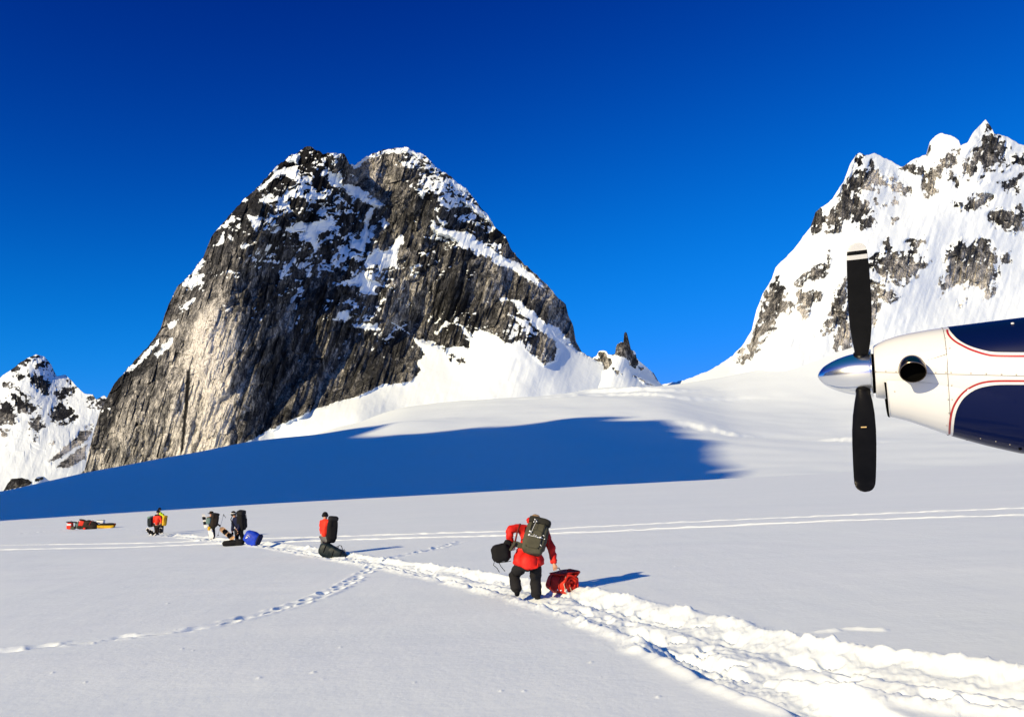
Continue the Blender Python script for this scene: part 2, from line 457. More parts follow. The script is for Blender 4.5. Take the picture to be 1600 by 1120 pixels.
R = list(np.array([0.4, 1, 1.8, 2.8, 3.8, 4.6]))
r = 5.2
while r < 6000:
    R.append(r)
    r *= 1 + (0.0036 if r < 20 else 0.0023 if r < 62 else 0.006 if r < 330 else 0.07)
R = np.array(R)
th = np.concatenate([np.linspace(-PI, -0.62, 70)[:-1], np.linspace(-0.62, 0.62, 1150), np.linspace(0.62, PI, 70)[1:-1]])
TT, RR = np.meshgrid(th, R)
X = RR * np.sin(TT); Y = RR * np.cos(TT)
Z = field_z(X, Y)
tag(grid_mesh('snow_field', X, Y, Z, M_SNOW, wrap=True, flip=True), kind='structure')

# ------------------------------------------------------------------ the glacier between the field and the mountains
kx = [-600, 0, 135, 380, 500, 630, 700, 800, 900, 950, 1040, 1140, 1300, 1450, 1600, 2200]
brow = [830, 806, 799, 785, 779, 771, 767, 762, 759, 757, 753, 748, 741, 732, 722, 690]
GL = [  # distance, height line in the photo at each kx
    (330, [b + 26 for b in brow]),
    (430, [b + 16 for b in brow]),
    (620, [b - 3 for b in brow]),
    (900, [820, 786, 768, 735, 728, 716, 712, 708, 708, 706, 702, 704, 704, 698, 688, 650]),
    (1200, [805, 770, 741, 698, 686, 672, 674, 674, 668, 668, 672, 680, 684, 678, 668, 620]),
    (1330, [800, 768, 737, 692, 678, 658, 660, 660, 655, 655, 656, 668, 673, 665, 652, 600]),
    (1480, [815, 786, 752, 705, 692, 660, 655, 648, 642, 640, 640, 656, 662, 650, 635, 590]),
    (1750, [830, 800, 765, 715, 680, 645, 637, 630, 626, 624, 624, 640, 641, 626, 610, 560]),
    (1900, [830, 800, 765, 715, 674, 637, 629, 624, 620, 618, 618, 629, 617, 600, 580, 540]),
    (2050, [830, 800, 765, 715, 670, 632, 624, 620, 616, 614, 611, 611, 584, 564, 545, 520]),
    (2250, [830, 800, 775, 725, 670, 630, 620, 614, 610, 606, 601, 588, 545, 525, 510, 500]),
    (2700, [820, 790, 775, 735, 690, 650, 640, 634, 630, 626, 620, 612, 600, 590, 580, 560]),
    (3300, [800, 775, 765, 745, 720, 700, 690, 680, 676, 670, 660, 650, 640, 630, 620, 600]),
    (4500, [800, 775, 770, 760, 740, 730, 720, 720, 720, 720, 710, 700, 690, 680, 670, 640])]
gpx = np.arange(-600, 2201, 4.0)
gY = np.concatenate([np.arange(330, 2400, 7.0), np.arange(2400, 4501, 60.0)])
ly = np.log([g[0] for g in GL])
tab = np.array([np.interp(gpx, kx, g[1]) for g in GL])
ker = np.exp(-np.linspace(-2.2, 2.2, 23) ** 2); ker /= ker.sum()
tab = np.array([np.convolve(np.pad(t, 11, 'edge'), ker, 'valid') for t in tab])
GPY = np.array([np.interp(np.log(gY), ly, tab[:, i]) for i in range(len(gpx))]).T
ker = np.exp(-np.linspace(-2, 2, 17) ** 2); ker /= ker.sum()
GPY = np.array([np.convolve(np.pad(c, 8, 'edge'), ker, 'valid') for c in GPY.T]).T
def ngau(x, y, cx, cy, sx, sy, rot=0):
    c, s = math.cos(rot), math.sin(rot)
    u = (x - cx) * c + (y - cy) * s; v = -(x - cx) * s + (y - cy) * c
    return np.exp(-(u / sx) ** 2 - (v / sy) ** 2)
GX, GYY = np.meshgrid(gpx, gY)
ax_, bz_ = ray(GX, GPY)
gXw = ax_ * GYY; gZw = CZ + bz_ * GYY
fade = sst(330, 500, GYY)
gZw = gZw + fade * (fbm(gXw * 0.005, GYY * 0.005, 3, 31) * 5 + fbm(gXw * 0.016, GYY * 0.010, 2, 33) * 0.7) * sst(250, 900, GX + 250)
# rolls, bergschrund lips and crevassed steps seen as bright edges
for (cx, Y0, hl, am, sg) in ((985, 2020, 95, 10, 1), (1100, 1250, 75, 6, 1), (1325, 1080, 50, 5, 1), (1000, 1900, 160, 6, 1)):
    e = np.exp(-((GX - cx) / hl) ** 2)
    dd = GYY - Y0 + 40 * np.sin((GX - cx) * 0.03) + 12 * vn(GX * 0.08, GX * 0, 3)
    gZw += e * am * (sst(-14, 14, dd) - sst(20, 240, dd)) + e * am * 0.4 * fbm(GX * 0.15, GYY * 0.04, 3, 71) * np.exp(-(dd / 35) ** 2)
tag(grid_mesh('glacier', gXw, GYY, gZw, M_FAR), kind='structure')

# ------------------------------------------------------------------ mountains
def mountain(name, skyline, ybot, depth, rockness, snowfun, tonefun, step=1.0, amp=1.0, jag=1.6, stretch=2.2, lean=0.0, unit=1.3, back=0.9, seed=0, kind=True, flute=2.6, roll=15):
    S = np.array(skyline, float)
    px = np.arange(S[0, 0], S[-1, 0] + 0.01, step)
    top = np.interp(px, S[:, 0], S[:, 1])
    top = top + jag * fbm(px * 0.16, px * 0, 3, seed + 5) + jag * 0.5 * (facet(px * 0.22, px * 0 + .5, seed + 4, .9) - .4)
    yb = np.interp(px, [p[0] for p in ybot], [p[1] for p in ybot])
    nr = int(max(yb - top) / step) + 2
    v = np.linspace(0, 1, nr)[:, None]
    PY = yb[None, :] * (1 - v) + top[None, :] * v
    PX = np.repeat(px[None, :], nr, 0)
    Dp = depth(PX, PY)
    rk = rockness(PX, PY)                      # 1 rock relief, 0 smooth snow
    # crags
    wx = PX + 5 * fbm(PX * 0.02, PY * 0.01, 2, seed + 1) + lean * (PY - 400); wy = PY + 0.12 * PX + 14 * fbm(PX * 0.03, PY * 0.02, 2, seed + 8)
    wy = stretch(wy) if callable(stretch) else wy / stretch
    st = 1.0
    f = facet(wx / 46, wy / (46 * st), seed + 10, 1.1, 0.75) * 22
    f = f + facet(wx / 18 + 3, wy / (18 * st), seed + 20, 1.5, 0.6) * 9
    wx = wx + 0.6 * fbm(PX * 0.12, PY * 0.12, 2, seed + 12)
    f = f + facet(wx / 8, wy / (8 * st), seed + 30, 1.9, 0.4) * 4.6
    f = f + facet(wx / 3.9, wy / (3.9 * st * .8), seed + 50, 2.0, 0.5) * 2.3
    f = f + fbm(wx * 0.05, wy * 0.03, 3, seed + 3) * 6
    f = f - f.mean() + 11
    Dp = Dp - (f * rk - 12 * rk) * amp * unit / 1.3
    ro = fbm(PX * 0.018, PY * 0.014, 4, seed + 61) * roll + fbm((PX + (PY - 400) * 0.35) * 0.11, PY * 0.015, 3, seed + 62) * flute
    Dp = Dp - ro * (1 - rk) * unit / 1.3
    # normals of the front, for where snow can lie
    a, b = ray(PX, PY)
    Xw = a * Dp; Zw = CZ + b * Dp; Yw = Dp
    du = np.stack([np.gradient(Xw, axis=1), np.gradient(Yw, axis=1), np.gradient(Zw, axis=1)], -1)
    dv = np.stack([np.gradient(Xw, axis=0), np.gradient(Yw, axis=0), np.gradient(Zw, axis=0)], -1)
    n = np.cross(du, dv); n /= np.linalg.norm(n, axis=-1, keepdims=True) + 1e-9
    n *= np.sign(-n[..., 1:2] + 1e-9)
    nz = n[..., 2]
    nz = boxblur(nz, 1) - boxblur(nz, 16)
    sn = snowfun(PX, PY, nz)
    tn = np.clip(tonefun(PX, PY) + 0.22 * (crand(wx / 7, wy / (7 * st), seed + 70) - .5) + 0.24 * (crand(wx / 26, wy / (26 * st), seed + 71) - .5), 0.02, 1)
    # the far side of the mountain
    bd = np.concatenate([[6, 16, 34, 60, 100, 160, 260, 420, 650]]) * unit / 1.3
    zt = Zw[-1]
    bX = []; bY = []; bZ = []
    for i, d in enumerate(bd):
        q = 1 + 0 * d
        zz = np.maximum(zt - back * d * (0.6 + 0.5 * vn(px * 0.03, px * 0 + i * 0.4, seed)), -100)
        bX.append(Xw[-1] + 0.12 * d * (vn(px * 0.05, px * 0 + i, seed + 2) - .5)); bY.append(Yw[-1] + d); bZ.append(zz)
    Xa = np.vstack([Xw, bX]); Ya = np.vstack([Yw, bY]); Za = np.vstack([Zw, bZ])
    sa = np.vstack([sn, np.repeat(sn[-1:], len(bd), 0)]); ta = np.vstack([tn, np.repeat(tn[-1:], len(bd), 0)])
    o = grid_mesh(name, Xa, Ya, Za, M_MTN, {'snow': sa, 'tone': ta}, flat=(sa < 0.5))
    if kind: tag(o, kind='structure')
    return o

def zt(scale, ox, oy, polys): return [[(x / scale + ox, y / scale + oy) for x, y in p] for p in polys]
# --- the great rock dome
SNOW_D = zt(2.872, 380, 210, [
    [(195, 412), (250, 398), (330, 392), (395, 368), (414, 402), (395, 432), (352, 440), (332, 480), (352, 495), (318, 527), (300, 482), (250, 470), (262, 440), (210, 442)],
    [(448, 222), (520, 238), (565, 275), (632, 322), (600, 328), (540, 300), (470, 272)],
    [(595, 325), (575, 370), (560, 470), (537, 527), (480, 505), (468, 482), (518, 468), (545, 400), (562, 340)],
    [(700, 448), (718, 470), (692, 530), (697, 592), (640, 602), (600, 590), (560, 607), (543, 580), (558, 538), (600, 518), (640, 520), (670, 498)],
    [(530, 618), (562, 650), (600, 658), (622, 682), (592, 692), (612, 716), (550, 722), (518, 712), (530, 682), (480, 672), (452, 655), (500, 648)],
    [(428, 798), (480, 788), (482, 826), (450, 842), (424, 820)], [(500, 860), (560, 843), (600, 848), (622, 882), (560, 872), (508, 872)],
    [(846, 392), (872, 420), (930, 430), (1000, 440), (1060, 480), (1110, 515), (1180, 558), (1250, 588), (1300, 636), (1370, 700), (1340, 694), (1250, 636), (1150, 580), (1080, 548), (1000, 512), (940, 482), (908, 462), (870, 452), (838, 420)],
    [(1195, 735), (1250, 755), (1340, 835), (1420, 872), (1500, 968), (1400, 930), (1290, 850), (1230, 790)],
    [(190, 122), (228, 84), (256, 90), (252, 132), (200, 132)], [(60, 242), (100, 212), (150, 158), (190, 150), (242, 160), (242, 197), (160, 192), (130, 202), (110, 232), (70, 257)],
    [(378, 168), (440, 180), (452, 232), (400, 237), (378, 210)], [(385, 84), (440, 78), (452, 102), (410, 107)],
    [(480, 130), (560, 90), (660, 62), (740, 55), (830, 100), (800, 108), (720, 82), (640, 88), (560, 112), (512, 155), (490, 160)],
    [(925, 195), (990, 222), (1035, 278), (1000, 272), (955, 252)], [(985, 288), (1060, 338), (1135, 402), (1108, 404), (1040, 356), (988, 324)],
    [(878, 282), (942, 318), (936, 338), (884, 312)], [(298, 248), (372, 268), (360, 293), (298, 278)], [(8, 358), (70, 368), (92, 402), (60, 422), (18, 382)],
    [(60, 285), (120, 280), (140, 300), (100, 312), (70, 302)], [(270, 180), (310, 200), (300, 230), (280, 215)], [(130, 440), (165, 405), (170, 415), (140, 448)], [(150, 310), (215, 300), (210, 330), (165, 340)],
    [(620, 370), (650, 400), (628, 440), (618, 410)], [(770, 250), (830, 262), (810, 285), (790, 275)], [(745, 590), (790, 580), (810, 590), (765, 600), (755, 640)], [(675, 845), (745, 890), (725, 885), (690, 862)], [(620, 915), (660, 905), (675, 912), (640, 928)],
    [(1140, 735), (1180, 730), (1190, 745), (1150, 755)], [(1200, 810), (1280, 845), (1330, 900), (1300, 890), (1240, 850)], [(865, 895), (905, 840), (930, 850), (890, 880), (880, 900)], [(955, 840), (1010, 890), (1040, 910), (1030, 930), (980, 890)],
    [(1010, 420), (1045, 435), (1040, 450)], [(860, 360), (920, 395), (905, 420), (868, 385)], [(1085, 360), (1120, 375), (1125, 400), (1090, 380)],
]) + zt(2.732, 100, 330, [
    [(488, 327), (538, 272), (590, 205), (603, 222), (562, 270), (582, 300), (545, 332), (518, 322)], [(393, 612), (428, 560), (462, 528), (458, 560), (408, 627)],
    [(238, 702), (318, 630), (402, 540), (404, 560), (352, 622), (280, 682)], [(636, 148), (690, 88), (697, 105), (670, 142)], [(438, 482), (482, 458), (472, 490), (445, 502)], [(505, 420), (550, 370), (565, 375), (530, 420)], [(650, 80), (720, 20), (735, 25), (690, 70)],
    [(1150, 460), (1180, 430), (1225, 425), (1220, 455), (1180, 470)], [(780, 20), (850, 30), (830, 70), (800, 60)],
])
# below this line the dome's foot is buried in snow
BASE_D = [(100, 770), (132, 740), (200, 735), (350, 712), (384, 692), (430, 667), (500, 636), (560, 618), (598, 600), (640, 596), (660, 580), (652, 566), (664, 555), (648, 533), (644, 525), (660, 532), (700, 538), (712, 526), (735, 530), (742, 517), (765, 518), (790, 536), (812, 534), (830, 552), (850, 568), (868, 560), (872, 545), (868, 534), (840, 505), (858, 508), (878, 530), (905, 549), (920, 556)]
EXTRA_ROCK_D = zt(2.872, 380, 210, [[(855, 945), (900, 840), (950, 850), (960, 900), (1015, 925), (1010, 960), (960, 950), (900, 950)], [(920, 985), (945, 975), (950, 1000), (930, 1020)], [(955, 1015), (985, 1005), (1000, 1025), (975, 1032)], [(885, 960), (905, 955), (908, 975)]])
DOME_SKY = [(122, 742), (132, 734), (148, 668), (158, 640), (178, 600), (205, 570), (232, 540), (250, 515), (262, 478), (276, 450), (300, 425), (318, 402), (330, 372), (346, 350), (362, 332), (378, 314), (398, 298), (418, 276), (434, 258), (452, 244), (468, 238), (474, 230), (484, 228), (492, 234), (500, 236), (505, 241), (520, 238), (538, 240), (546, 258), (556, 258), (566, 248), (585, 239), (612, 232), (632, 230), (652, 238), (668, 246), (682, 262), (700, 272), (716, 286), (730, 296), (742, 312), (752, 326), (762, 334), (772, 352), (790, 370), (798, 388), (808, 402), (832, 424), (850, 440), (868, 460), (884, 476), (888, 492), (896, 512), (900, 535), (908, 549), (928, 560), (960, 572), (1040, 612)]
DEP_D = [(352, 700, 0), (350, 600, 35), (352, 500, 80), (366, 400, 125), (385, 340, 160), (132, 735, 170), (160, 640, 200), (245, 520, 240), (300, 430, 260), (350, 350, 270), (375, 315, 275), (430, 265, 290), (482, 230, 305),
    (250, 700, 60), (250, 600, 120), (300, 500, 135), (420, 660, 90), (480, 630, 165), (550, 605, 240), (620, 590, 275), (450, 500, 215), (550, 500, 300), (450, 400, 245), (550, 400, 325), (480, 320, 245), (520, 260, 310), (540, 245, 330), (556, 262, 420),
    (575, 330, 400), (600, 300, 405), (620, 350, 410), (640, 450, 395), (660, 520, 400), (565, 256, 470), (600, 270, 440), (632, 232, 430), (670, 290, 360), (700, 350, 380), (690, 262, 455), (760, 340, 450), (800, 400, 465), (870, 462, 470), (895, 515, 480), (905, 549, 445),
    (700, 450, 375), (760, 500, 380), (850, 480, 400), (830, 440, 430), (850, 560, 290), (800, 530, 290), (700, 560, 340), (740, 530, 345), (650, 650, 110), (800, 620, 150), (900, 600, 290), (500, 680, 20), (560, 650, 60), (1000, 640, 300), (1040, 610, 440), (130, 790, 140), (400, 760, -20), (740, 700, -60)]
def dome_depth(x, y):
    return 1830 + rbf(DEP_D, x, y)
def base_line(x, B): 
    # the base polyline folds back on itself, so use it as a polygon
    return B
BASE_POLY = BASE_D + [(1100, 640), (1100, 900), (0, 900), (100, 770)]
_cache = {}
def dome_snow_sd(x, y):
    k = ('d', x.shape, float(x.sum()), float(y.sum()))
    if k not in _cache:
        wx = x + 5 * fbm(x * 0.09, y * 0.09, 3, 91); wy = y + 4 * fbm(x * 0.09, y * 0.09, 3, 92)
        s1 = polys_sd(wx, wy, SNOW_D)
        wx2 = x + 3 * fbm(x * 0.07, y * 0.07, 3, 93); wy2 = y + 3 * fbm(x * 0.1, y * 0.1, 3, 94)
        s2 = poly_sd(wx2, wy2, BASE_POLY)
        s2 = np.where((s2 < -90) & (y > 640) & (x > 400), 20, s2)
        s2 = np.minimum(s2, -polys_sd(wx2, wy2, EXTRA_ROCK_D))
        _cache[k] = (s1, s2)
    return _cache[k]
def dome_rockness(x, y):
    s1, s2 = dome_snow_sd(x, y)
    return (1 - np.maximum(0.75 * sst(-1, 5, s1), 0.97 * sst(-2, 5, s2))) * (1 - 0.45 * ngau(x, y, 315, 610, 60, 150))
DENS_D = [(480, 250, .30), (430, 290, .32), (520, 290, .34), (480, 350, .30), (560, 350, .28), (400, 330, .2), (350, 380, .02), (450, 420, .16), (540, 430, .22), (600, 420, .2), (500, 480, .08), (560, 520, .14), (450, 550, -.1), (550, 580, -.12), (350, 600, -.3), (250, 620, -.25), (150, 700, -.2), (180, 620, .0),
    (300, 440, .12), (280, 520, -.1), (620, 260, .02), (600, 290, -.25), (660, 260, .28), (700, 300, .36), (640, 340, -.2), (690, 370, .1), (760, 370, .22), (740, 430, -.08), (800, 450, -.1), (860, 490, -.2), (700, 490, .02), (650, 500, .04), (760, 500, .06), (830, 520, .18), (700, 540, .12), (620, 540, .0), (600, 590, -.2)]
def dome_snow(x, y, nz):
    s1, s2 = dome_snow_sd(x, y)
    dn = rbf(DENS_D, x, y)
    sp = dn - 0.42 + 0.62 * nz + 0.34 * fbm(x * 0.16, y * 0.24, 5, 95, .6) + 0.50 * fbm(x * 0.045, y * 0.07, 3, 96)
    sp = 0.5 + sp * 1.9
    m = 0.5 + np.maximum(s1, s2) * 0.13 + 0.42 * fbm(x * 0.24, y * 0.30, 4, 97, .6) * (np.maximum(s1, s2) < 7) * sst(620, 560, y) + 0.12 * fbm(x * .2, y * .2, 3, 98)
    return np.clip(np.maximum(sp, m), 0, 1)
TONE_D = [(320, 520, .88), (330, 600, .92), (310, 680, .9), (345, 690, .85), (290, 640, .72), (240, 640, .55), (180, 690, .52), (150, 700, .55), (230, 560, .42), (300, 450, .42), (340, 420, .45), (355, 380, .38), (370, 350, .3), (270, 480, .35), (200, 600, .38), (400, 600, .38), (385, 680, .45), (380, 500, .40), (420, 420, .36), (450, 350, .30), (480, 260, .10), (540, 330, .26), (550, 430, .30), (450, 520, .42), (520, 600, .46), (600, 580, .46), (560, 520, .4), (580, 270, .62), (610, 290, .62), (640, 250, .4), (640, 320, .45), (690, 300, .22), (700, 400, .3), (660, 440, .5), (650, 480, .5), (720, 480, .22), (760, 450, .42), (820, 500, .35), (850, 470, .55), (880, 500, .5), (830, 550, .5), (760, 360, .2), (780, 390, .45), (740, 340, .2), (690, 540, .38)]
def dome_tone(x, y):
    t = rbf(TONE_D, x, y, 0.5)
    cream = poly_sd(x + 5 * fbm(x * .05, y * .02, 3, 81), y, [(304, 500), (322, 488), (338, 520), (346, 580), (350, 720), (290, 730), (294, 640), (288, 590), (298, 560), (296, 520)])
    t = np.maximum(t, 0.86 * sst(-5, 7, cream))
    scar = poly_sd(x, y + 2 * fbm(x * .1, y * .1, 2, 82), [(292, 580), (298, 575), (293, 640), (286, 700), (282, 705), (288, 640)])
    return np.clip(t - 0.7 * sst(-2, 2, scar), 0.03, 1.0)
def dome_stretch(y): return np.where(y < 400, y / 1.15, 400 / 1.15 + (np.minimum(y, 520) - 400) / 1.8 + np.maximum(y - 520, 0) / 2.5)
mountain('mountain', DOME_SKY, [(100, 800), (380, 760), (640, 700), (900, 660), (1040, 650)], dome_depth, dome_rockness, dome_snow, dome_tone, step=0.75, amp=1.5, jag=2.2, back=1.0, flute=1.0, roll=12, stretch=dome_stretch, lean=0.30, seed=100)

# --- the snowy peak on the right
ROCK_R = zt(2.489, 1130, 170, [
    [(352, 400), (375, 383), (392, 400), (386, 470), (354, 490)], [(398, 400), (440, 370), (468, 300), (500, 278), (540, 300), (520, 340), (570, 370), (577, 400), (560, 420), (592, 450), (570, 467), (520, 450), (480, 420), (450, 472), (400, 477), (394, 440)],
    [(528, 238), (570, 235), (602, 232), (637, 270), (632, 302), (590, 302), (602, 325), (540, 332), (520, 302), (478, 290), (510, 258)], [(638, 292), (700, 284), (747, 325), (738, 337), (660, 322)], [(520, 175), (538, 172), (530, 235), (515, 240), (512, 210)], [(572, 200), (585, 197), (588, 218), (574, 220)], [(640, 258), (660, 255), (672, 275), (655, 280)],
    [(693, 235), (740, 203), (757, 222), (800, 250), (850, 188), (917, 165), (917, 200), (870, 232), (840, 272), (812, 342), (800, 345), (776, 300), (782, 262), (740, 247)], [(797, 140), (808, 165), (800, 175)],
    [(938, 215), (970, 170), (1000, 150), (992, 110), (1030, 90), (1080, 110), (1112, 160), (1062, 220), (1020, 262), (1002, 212), (960, 272), (934, 262)], [(1012, 48), (1035, 48), (1050, 87), (1022, 85), (1003, 92)], [(1078, 285), (1152, 273), (1132, 327), (1100, 312)], [(998, 265), (1020, 258), (1025, 280), (1005, 288)],
    [(943, 372), (1000, 330), (1047, 345), (1042, 372), (980, 392), (950, 397)], [(893, 370), (932, 362), (920, 392)], [(1033, 410), (1080, 388), (1162, 400), (1167, 452), (1132, 482), (1090, 460), (1050, 457)], [(1130, 378), (1158, 375), (1155, 392)],
    [(868, 550), (905, 530), (930, 508), (960, 532), (1000, 498), (1042, 520), (1062, 570), (1067, 640), (1062, 692), (1010, 702), (960, 692), (920, 682), (880, 702), (850, 732), (838, 690), (870, 640), (863, 590)], [(1080, 565), (1110, 560), (1112, 600), (1085, 595)], [(915, 745), (950, 740), (945, 765), (918, 768)], [(1015, 705), (1070, 690), (1060, 725), (1020, 735)],
    [(558, 590), (620, 560), (618, 520), (640, 508), (662, 560), (740, 553), (752, 580), (802, 588), (750, 652), (700, 677), (640, 672), (600, 652), (565, 622)], [(708, 522), (790, 498), (792, 530), (750, 552)], [(563, 668), (620, 678), (683, 730), (650, 752), (600, 742), (607, 800), (570, 852), (560, 740)],
    [(438, 700), (480, 658), (487, 780), (502, 900), (490, 942), (440, 932), (423, 890), (440, 850), (395, 872), (388, 830), (430, 780)], [(278, 692), (320, 640), (380, 610), (412, 558), (407, 640), (350, 672), (300, 692)], [(288, 752), (298, 700), (384, 720), (350, 762), (322, 817), (293, 812)],
    [(178, 680), (215, 653), (217, 690), (262, 710), (240, 740), (282, 760), (250, 797), (210, 790), (200, 852), (150, 900), (100, 972), (73, 990), (110, 900), (150, 790), (153, 740)], [(48, 980), (60, 928), (82, 935), (60, 985)], [(620, 372), (665, 350), (672, 368), (635, 382)], [(655, 425), (675, 425), (670, 440)], [(600, 375), (612, 370), (610, 385)], [(575, 345), (588, 345), (585, 360)], [(368, 880), (380, 855), (382, 875)], [(640, 600), (700, 600), (690, 620)],
    [(1120, 180), (1175, 185), (1180, 215), (1130, 212)], [(1080, 215), (1110, 205), (1115, 235), (1085, 240)], [(900, 265), (918, 258), (905, 300)], [(870, 245), (895, 240), (885, 270)], [(540, 180), (548, 176), (546, 190)], [(1150, 240), (1200, 235), (1190, 270), (1150, 265)],
]) + [[(1640, 330), (1680, 300), (1690, 380), (1650, 420)], [(1600, 250), (1625, 245), (1640, 290), (1610, 285)], [(1700, 350), (1760, 380), (1740, 450)]]
RSKY = [(985, 640), (1030, 602), (1075, 592), (1110, 578), (1145, 555), (1160, 540), (1175, 515), (1182, 485), (1192, 458), (1206, 436), (1212, 418), (1240, 390), (1262, 360), (1272, 350), (1274, 332), (1286, 322), (1300, 312), (1318, 284), (1328, 258), (1338, 242), (1344, 239), (1352, 243), (1366, 239), (1385, 248), (1410, 262), (1426, 250), (1450, 240), (1453, 222), (1462, 212), (1472, 208), (1488, 213), (1498, 219), (1501, 228), (1512, 222), (1520, 208), (1532, 195), (1540, 187), (1548, 198), (1553, 208), (1575, 214), (1590, 224), (1600, 227), (1640, 236), (1680, 262), (1740, 300), (1800, 360), (1900, 470), (2000, 560)]
DEP_R = [(1030, 605, 620), (1145, 556, 600), (1200, 445, 640), (1270, 352, 680), (1340, 240, 740), (1410, 262, 800), (1470, 209, 850), (1540, 188, 880), (1600, 227, 910), (1150, 650, 60), (1060, 650, 160), (1300, 650, 70), (1450, 650, 130), (1600, 640, 220), (1250, 550, 300), (1350, 550, 340), (1200, 540, 380), (1450, 550, 390), (1600, 550, 470), (1330, 450, 450), (1400, 470, 455), (1380, 380, 570), (1450, 350, 660), (1520, 420, 640), (1480, 450, 590), (1600, 400, 740), (1330, 320, 640), (1480, 270, 760), (1540, 260, 780), (1700, 600, 300), (1800, 400, 760), (1900, 500, 700), (2000, 600, 500), (1260, 440, 480), (1420, 310, 740)]
def right_depth(x, y): return 1900 + rbf(DEP_R, x, y)
def right_sd(x, y):
    k = ('r', x.shape, float(x.sum()), float(y.sum()))
    if k not in _cache:
        wx = x + 4.5 * fbm(x * 0.1, y * 0.1, 4, 191, .6); wy = y + 4.5 * fbm(x * 0.1, y * 0.1, 4, 192, .6)
        _cache[k] = polys_sd(wx, wy, ROCK_R)
    return _cache[k]
def right_rock(x, y): return 0.06 + 0.94 * sst(-7, 4, right_sd(x, y))
def right_snow(x, y, nz):
    s = right_sd(x, y)
    inside = sst(-6, 3, s)
    sp = 0.03 + 1.0 * nz + 0.7 * fbm(x * 0.16, y * 0.22, 5, 195, .6)
    v = 0.5 - np.clip(s, -14, 9) * 0.055 + sp * 0.9 * inside + 0.75 * fbm(x * 0.16, y * 0.12, 5, 196, .65) * sst(-13, -3, s)
    return np.clip(np.where(s < -13, 1.0, v), 0, 1)
TONE_R = [(1190, 520, .4), (1180, 540, .5), (1210, 460, .28), (1290, 340, .3), (1340, 330, .28), (1373, 278, .75), (1360, 270, .4), (1430, 260, .4), (1480, 250, .4), (1540, 240, .32), (1540, 190, .15), (1580, 290, .3), (1510, 400, .3), (1500, 435, .62), (1540, 440, .5), (1400, 400, .34), (1430, 430, .52), (1370, 400, .25), (1330, 520, .62), (1320, 480, .45), (1260, 430, .45), (1260, 490, .55), (1590, 350, .45), (1550, 315, .4), (1700, 400, .4)]
def right_tone(x, y): return np.clip(rbf(TONE_R, x, y, 0.5) + 0.10, 0.1, 0.9)
mountain('mountain', RSKY, [(985, 670), (1200, 670), (1500, 670), (1700, 650), (2000, 650)], right_depth, right_rock, right_snow, right_tone, step=1.0, amp=1.25, jag=1.4, stretch=1.7, lean=0.15, seed=300)

# --- the distant peak at the left edge
LSKY = [(-420, 760), (-300, 690), (-200, 640), (-120, 655), (-60, 620), (0, 590), (14, 580), (28, 569), (49, 556), (56, 554), (69, 557), (80, 569), (84, 580), (88, 588), (102, 585), (111, 594), (122, 606), (131, 615), (145, 616), (150, 624), (163, 617), (185, 640), (230, 700), (260, 760)]
ROCK_L = zt(3.863, 0, 530, [
    [(60, 192), (110, 150), (190, 100), (225, 98), (150, 150), (70, 200)], [(160, 195), (250, 235), (302, 270), (295, 322), (240, 312), (195, 262)], [(60, 318), (150, 368), (232, 402), (212, 442), (120, 432), (98, 400)], [(0, 368), (60, 378), (105, 492), (60, 505), (0, 512)],
    [(320, 420), (380, 388), (432, 430), (402, 492), (332, 502), (298, 460)], [(190, 480), (240, 468), (272, 530), (220, 555), (180, 532)], [(330, 308), (440, 288), (445, 330), (350, 362)], [(218, 155), (270, 123), (292, 150), (250, 172)],
    [(288, 745), (400, 640), (500, 555), (560, 515), (535, 590), (440, 662), (350, 722)], [(338, 775), (420, 700), (525, 635), (512, 722), (420, 772)], [(30, 262), (70, 270), (80, 292), (30, 280)], [(530, 340), (570, 340), (575, 380), (540, 400)], [(590, 350), (650, 350), (660, 420), (580, 410)], [(320, 170), (335, 215), (322, 220)], [(400, 225), (440, 258), (430, 270), (400, 245)], [(0, 550), (50, 548), (45, 575), (0, 590)], [(340, 500), (460, 470), (450, 500), (370, 520)], [(190, 590), (220, 585), (205, 605)], [(295, 640), (330, 610), (320, 640)], [(80, 225), (140, 225), (130, 240)], [(100, 300), (180, 340), (200, 360), (120, 330)]]) + [[(-80, 640), (-20, 620), (-40, 680)], [(-200, 680), (-120, 670), (-140, 730)]]
HUMP = zt(3.863, 0, 530, [[(20, 915), (60, 842), (130, 833), (170, 845), (200, 862), (180, 880), (150, 888)], [(205, 845), (262, 828), (268, 845), (215, 858)]])
DEP_L = [(-400, 760, 300), (-200, 650, 700), (-60, 620, 620), (0, 590, 560), (56, 555, 620), (90, 586, 640), (125, 606, 600), (163, 618, 500), (230, 700, 300), (0, 760, -300), (150, 760, -300), (70, 650, 300), (0, 680, 150), (120, 690, 120), (-200, 740, 100), (30, 620, 380), (260, 780, -300)]
def left_sd(x, y):
    k = ('l', x.shape, float(x.sum()), float(y.sum()))
    if k not in _cache:
        wx = x + 2.5 * fbm(x * 0.2, y * 0.2, 3, 291); wy = y + 2.5 * fbm(x * 0.2, y * 0.2, 3, 292)
        _cache[k] = polys_sd(wx, wy, ROCK_L)
    return _cache[k]
def left_rock(x, y): return 0.40 + 0.60 * sst(-7, 3, left_sd(x, y)) - 0.2 * sst(690, 720, y)
def left_snow(x, y, nz):
    s = left_sd(x, y)
    up = sst(720, 660, y)
    v = 0.44 + 0.06 * (1 - up) - s * 0.075 + 1.1 * nz * up + 0.85 * fbm(x * 0.2, y * 0.24, 5, 295, .6) * up
    return np.clip(v, 0, 1)
def left_tone(x, y): return np.clip(0.30 + 0.3 * sst(640, 700, y) + 0.2 * fbm(x * .05, y * .05, 2, 7), 0, 1)
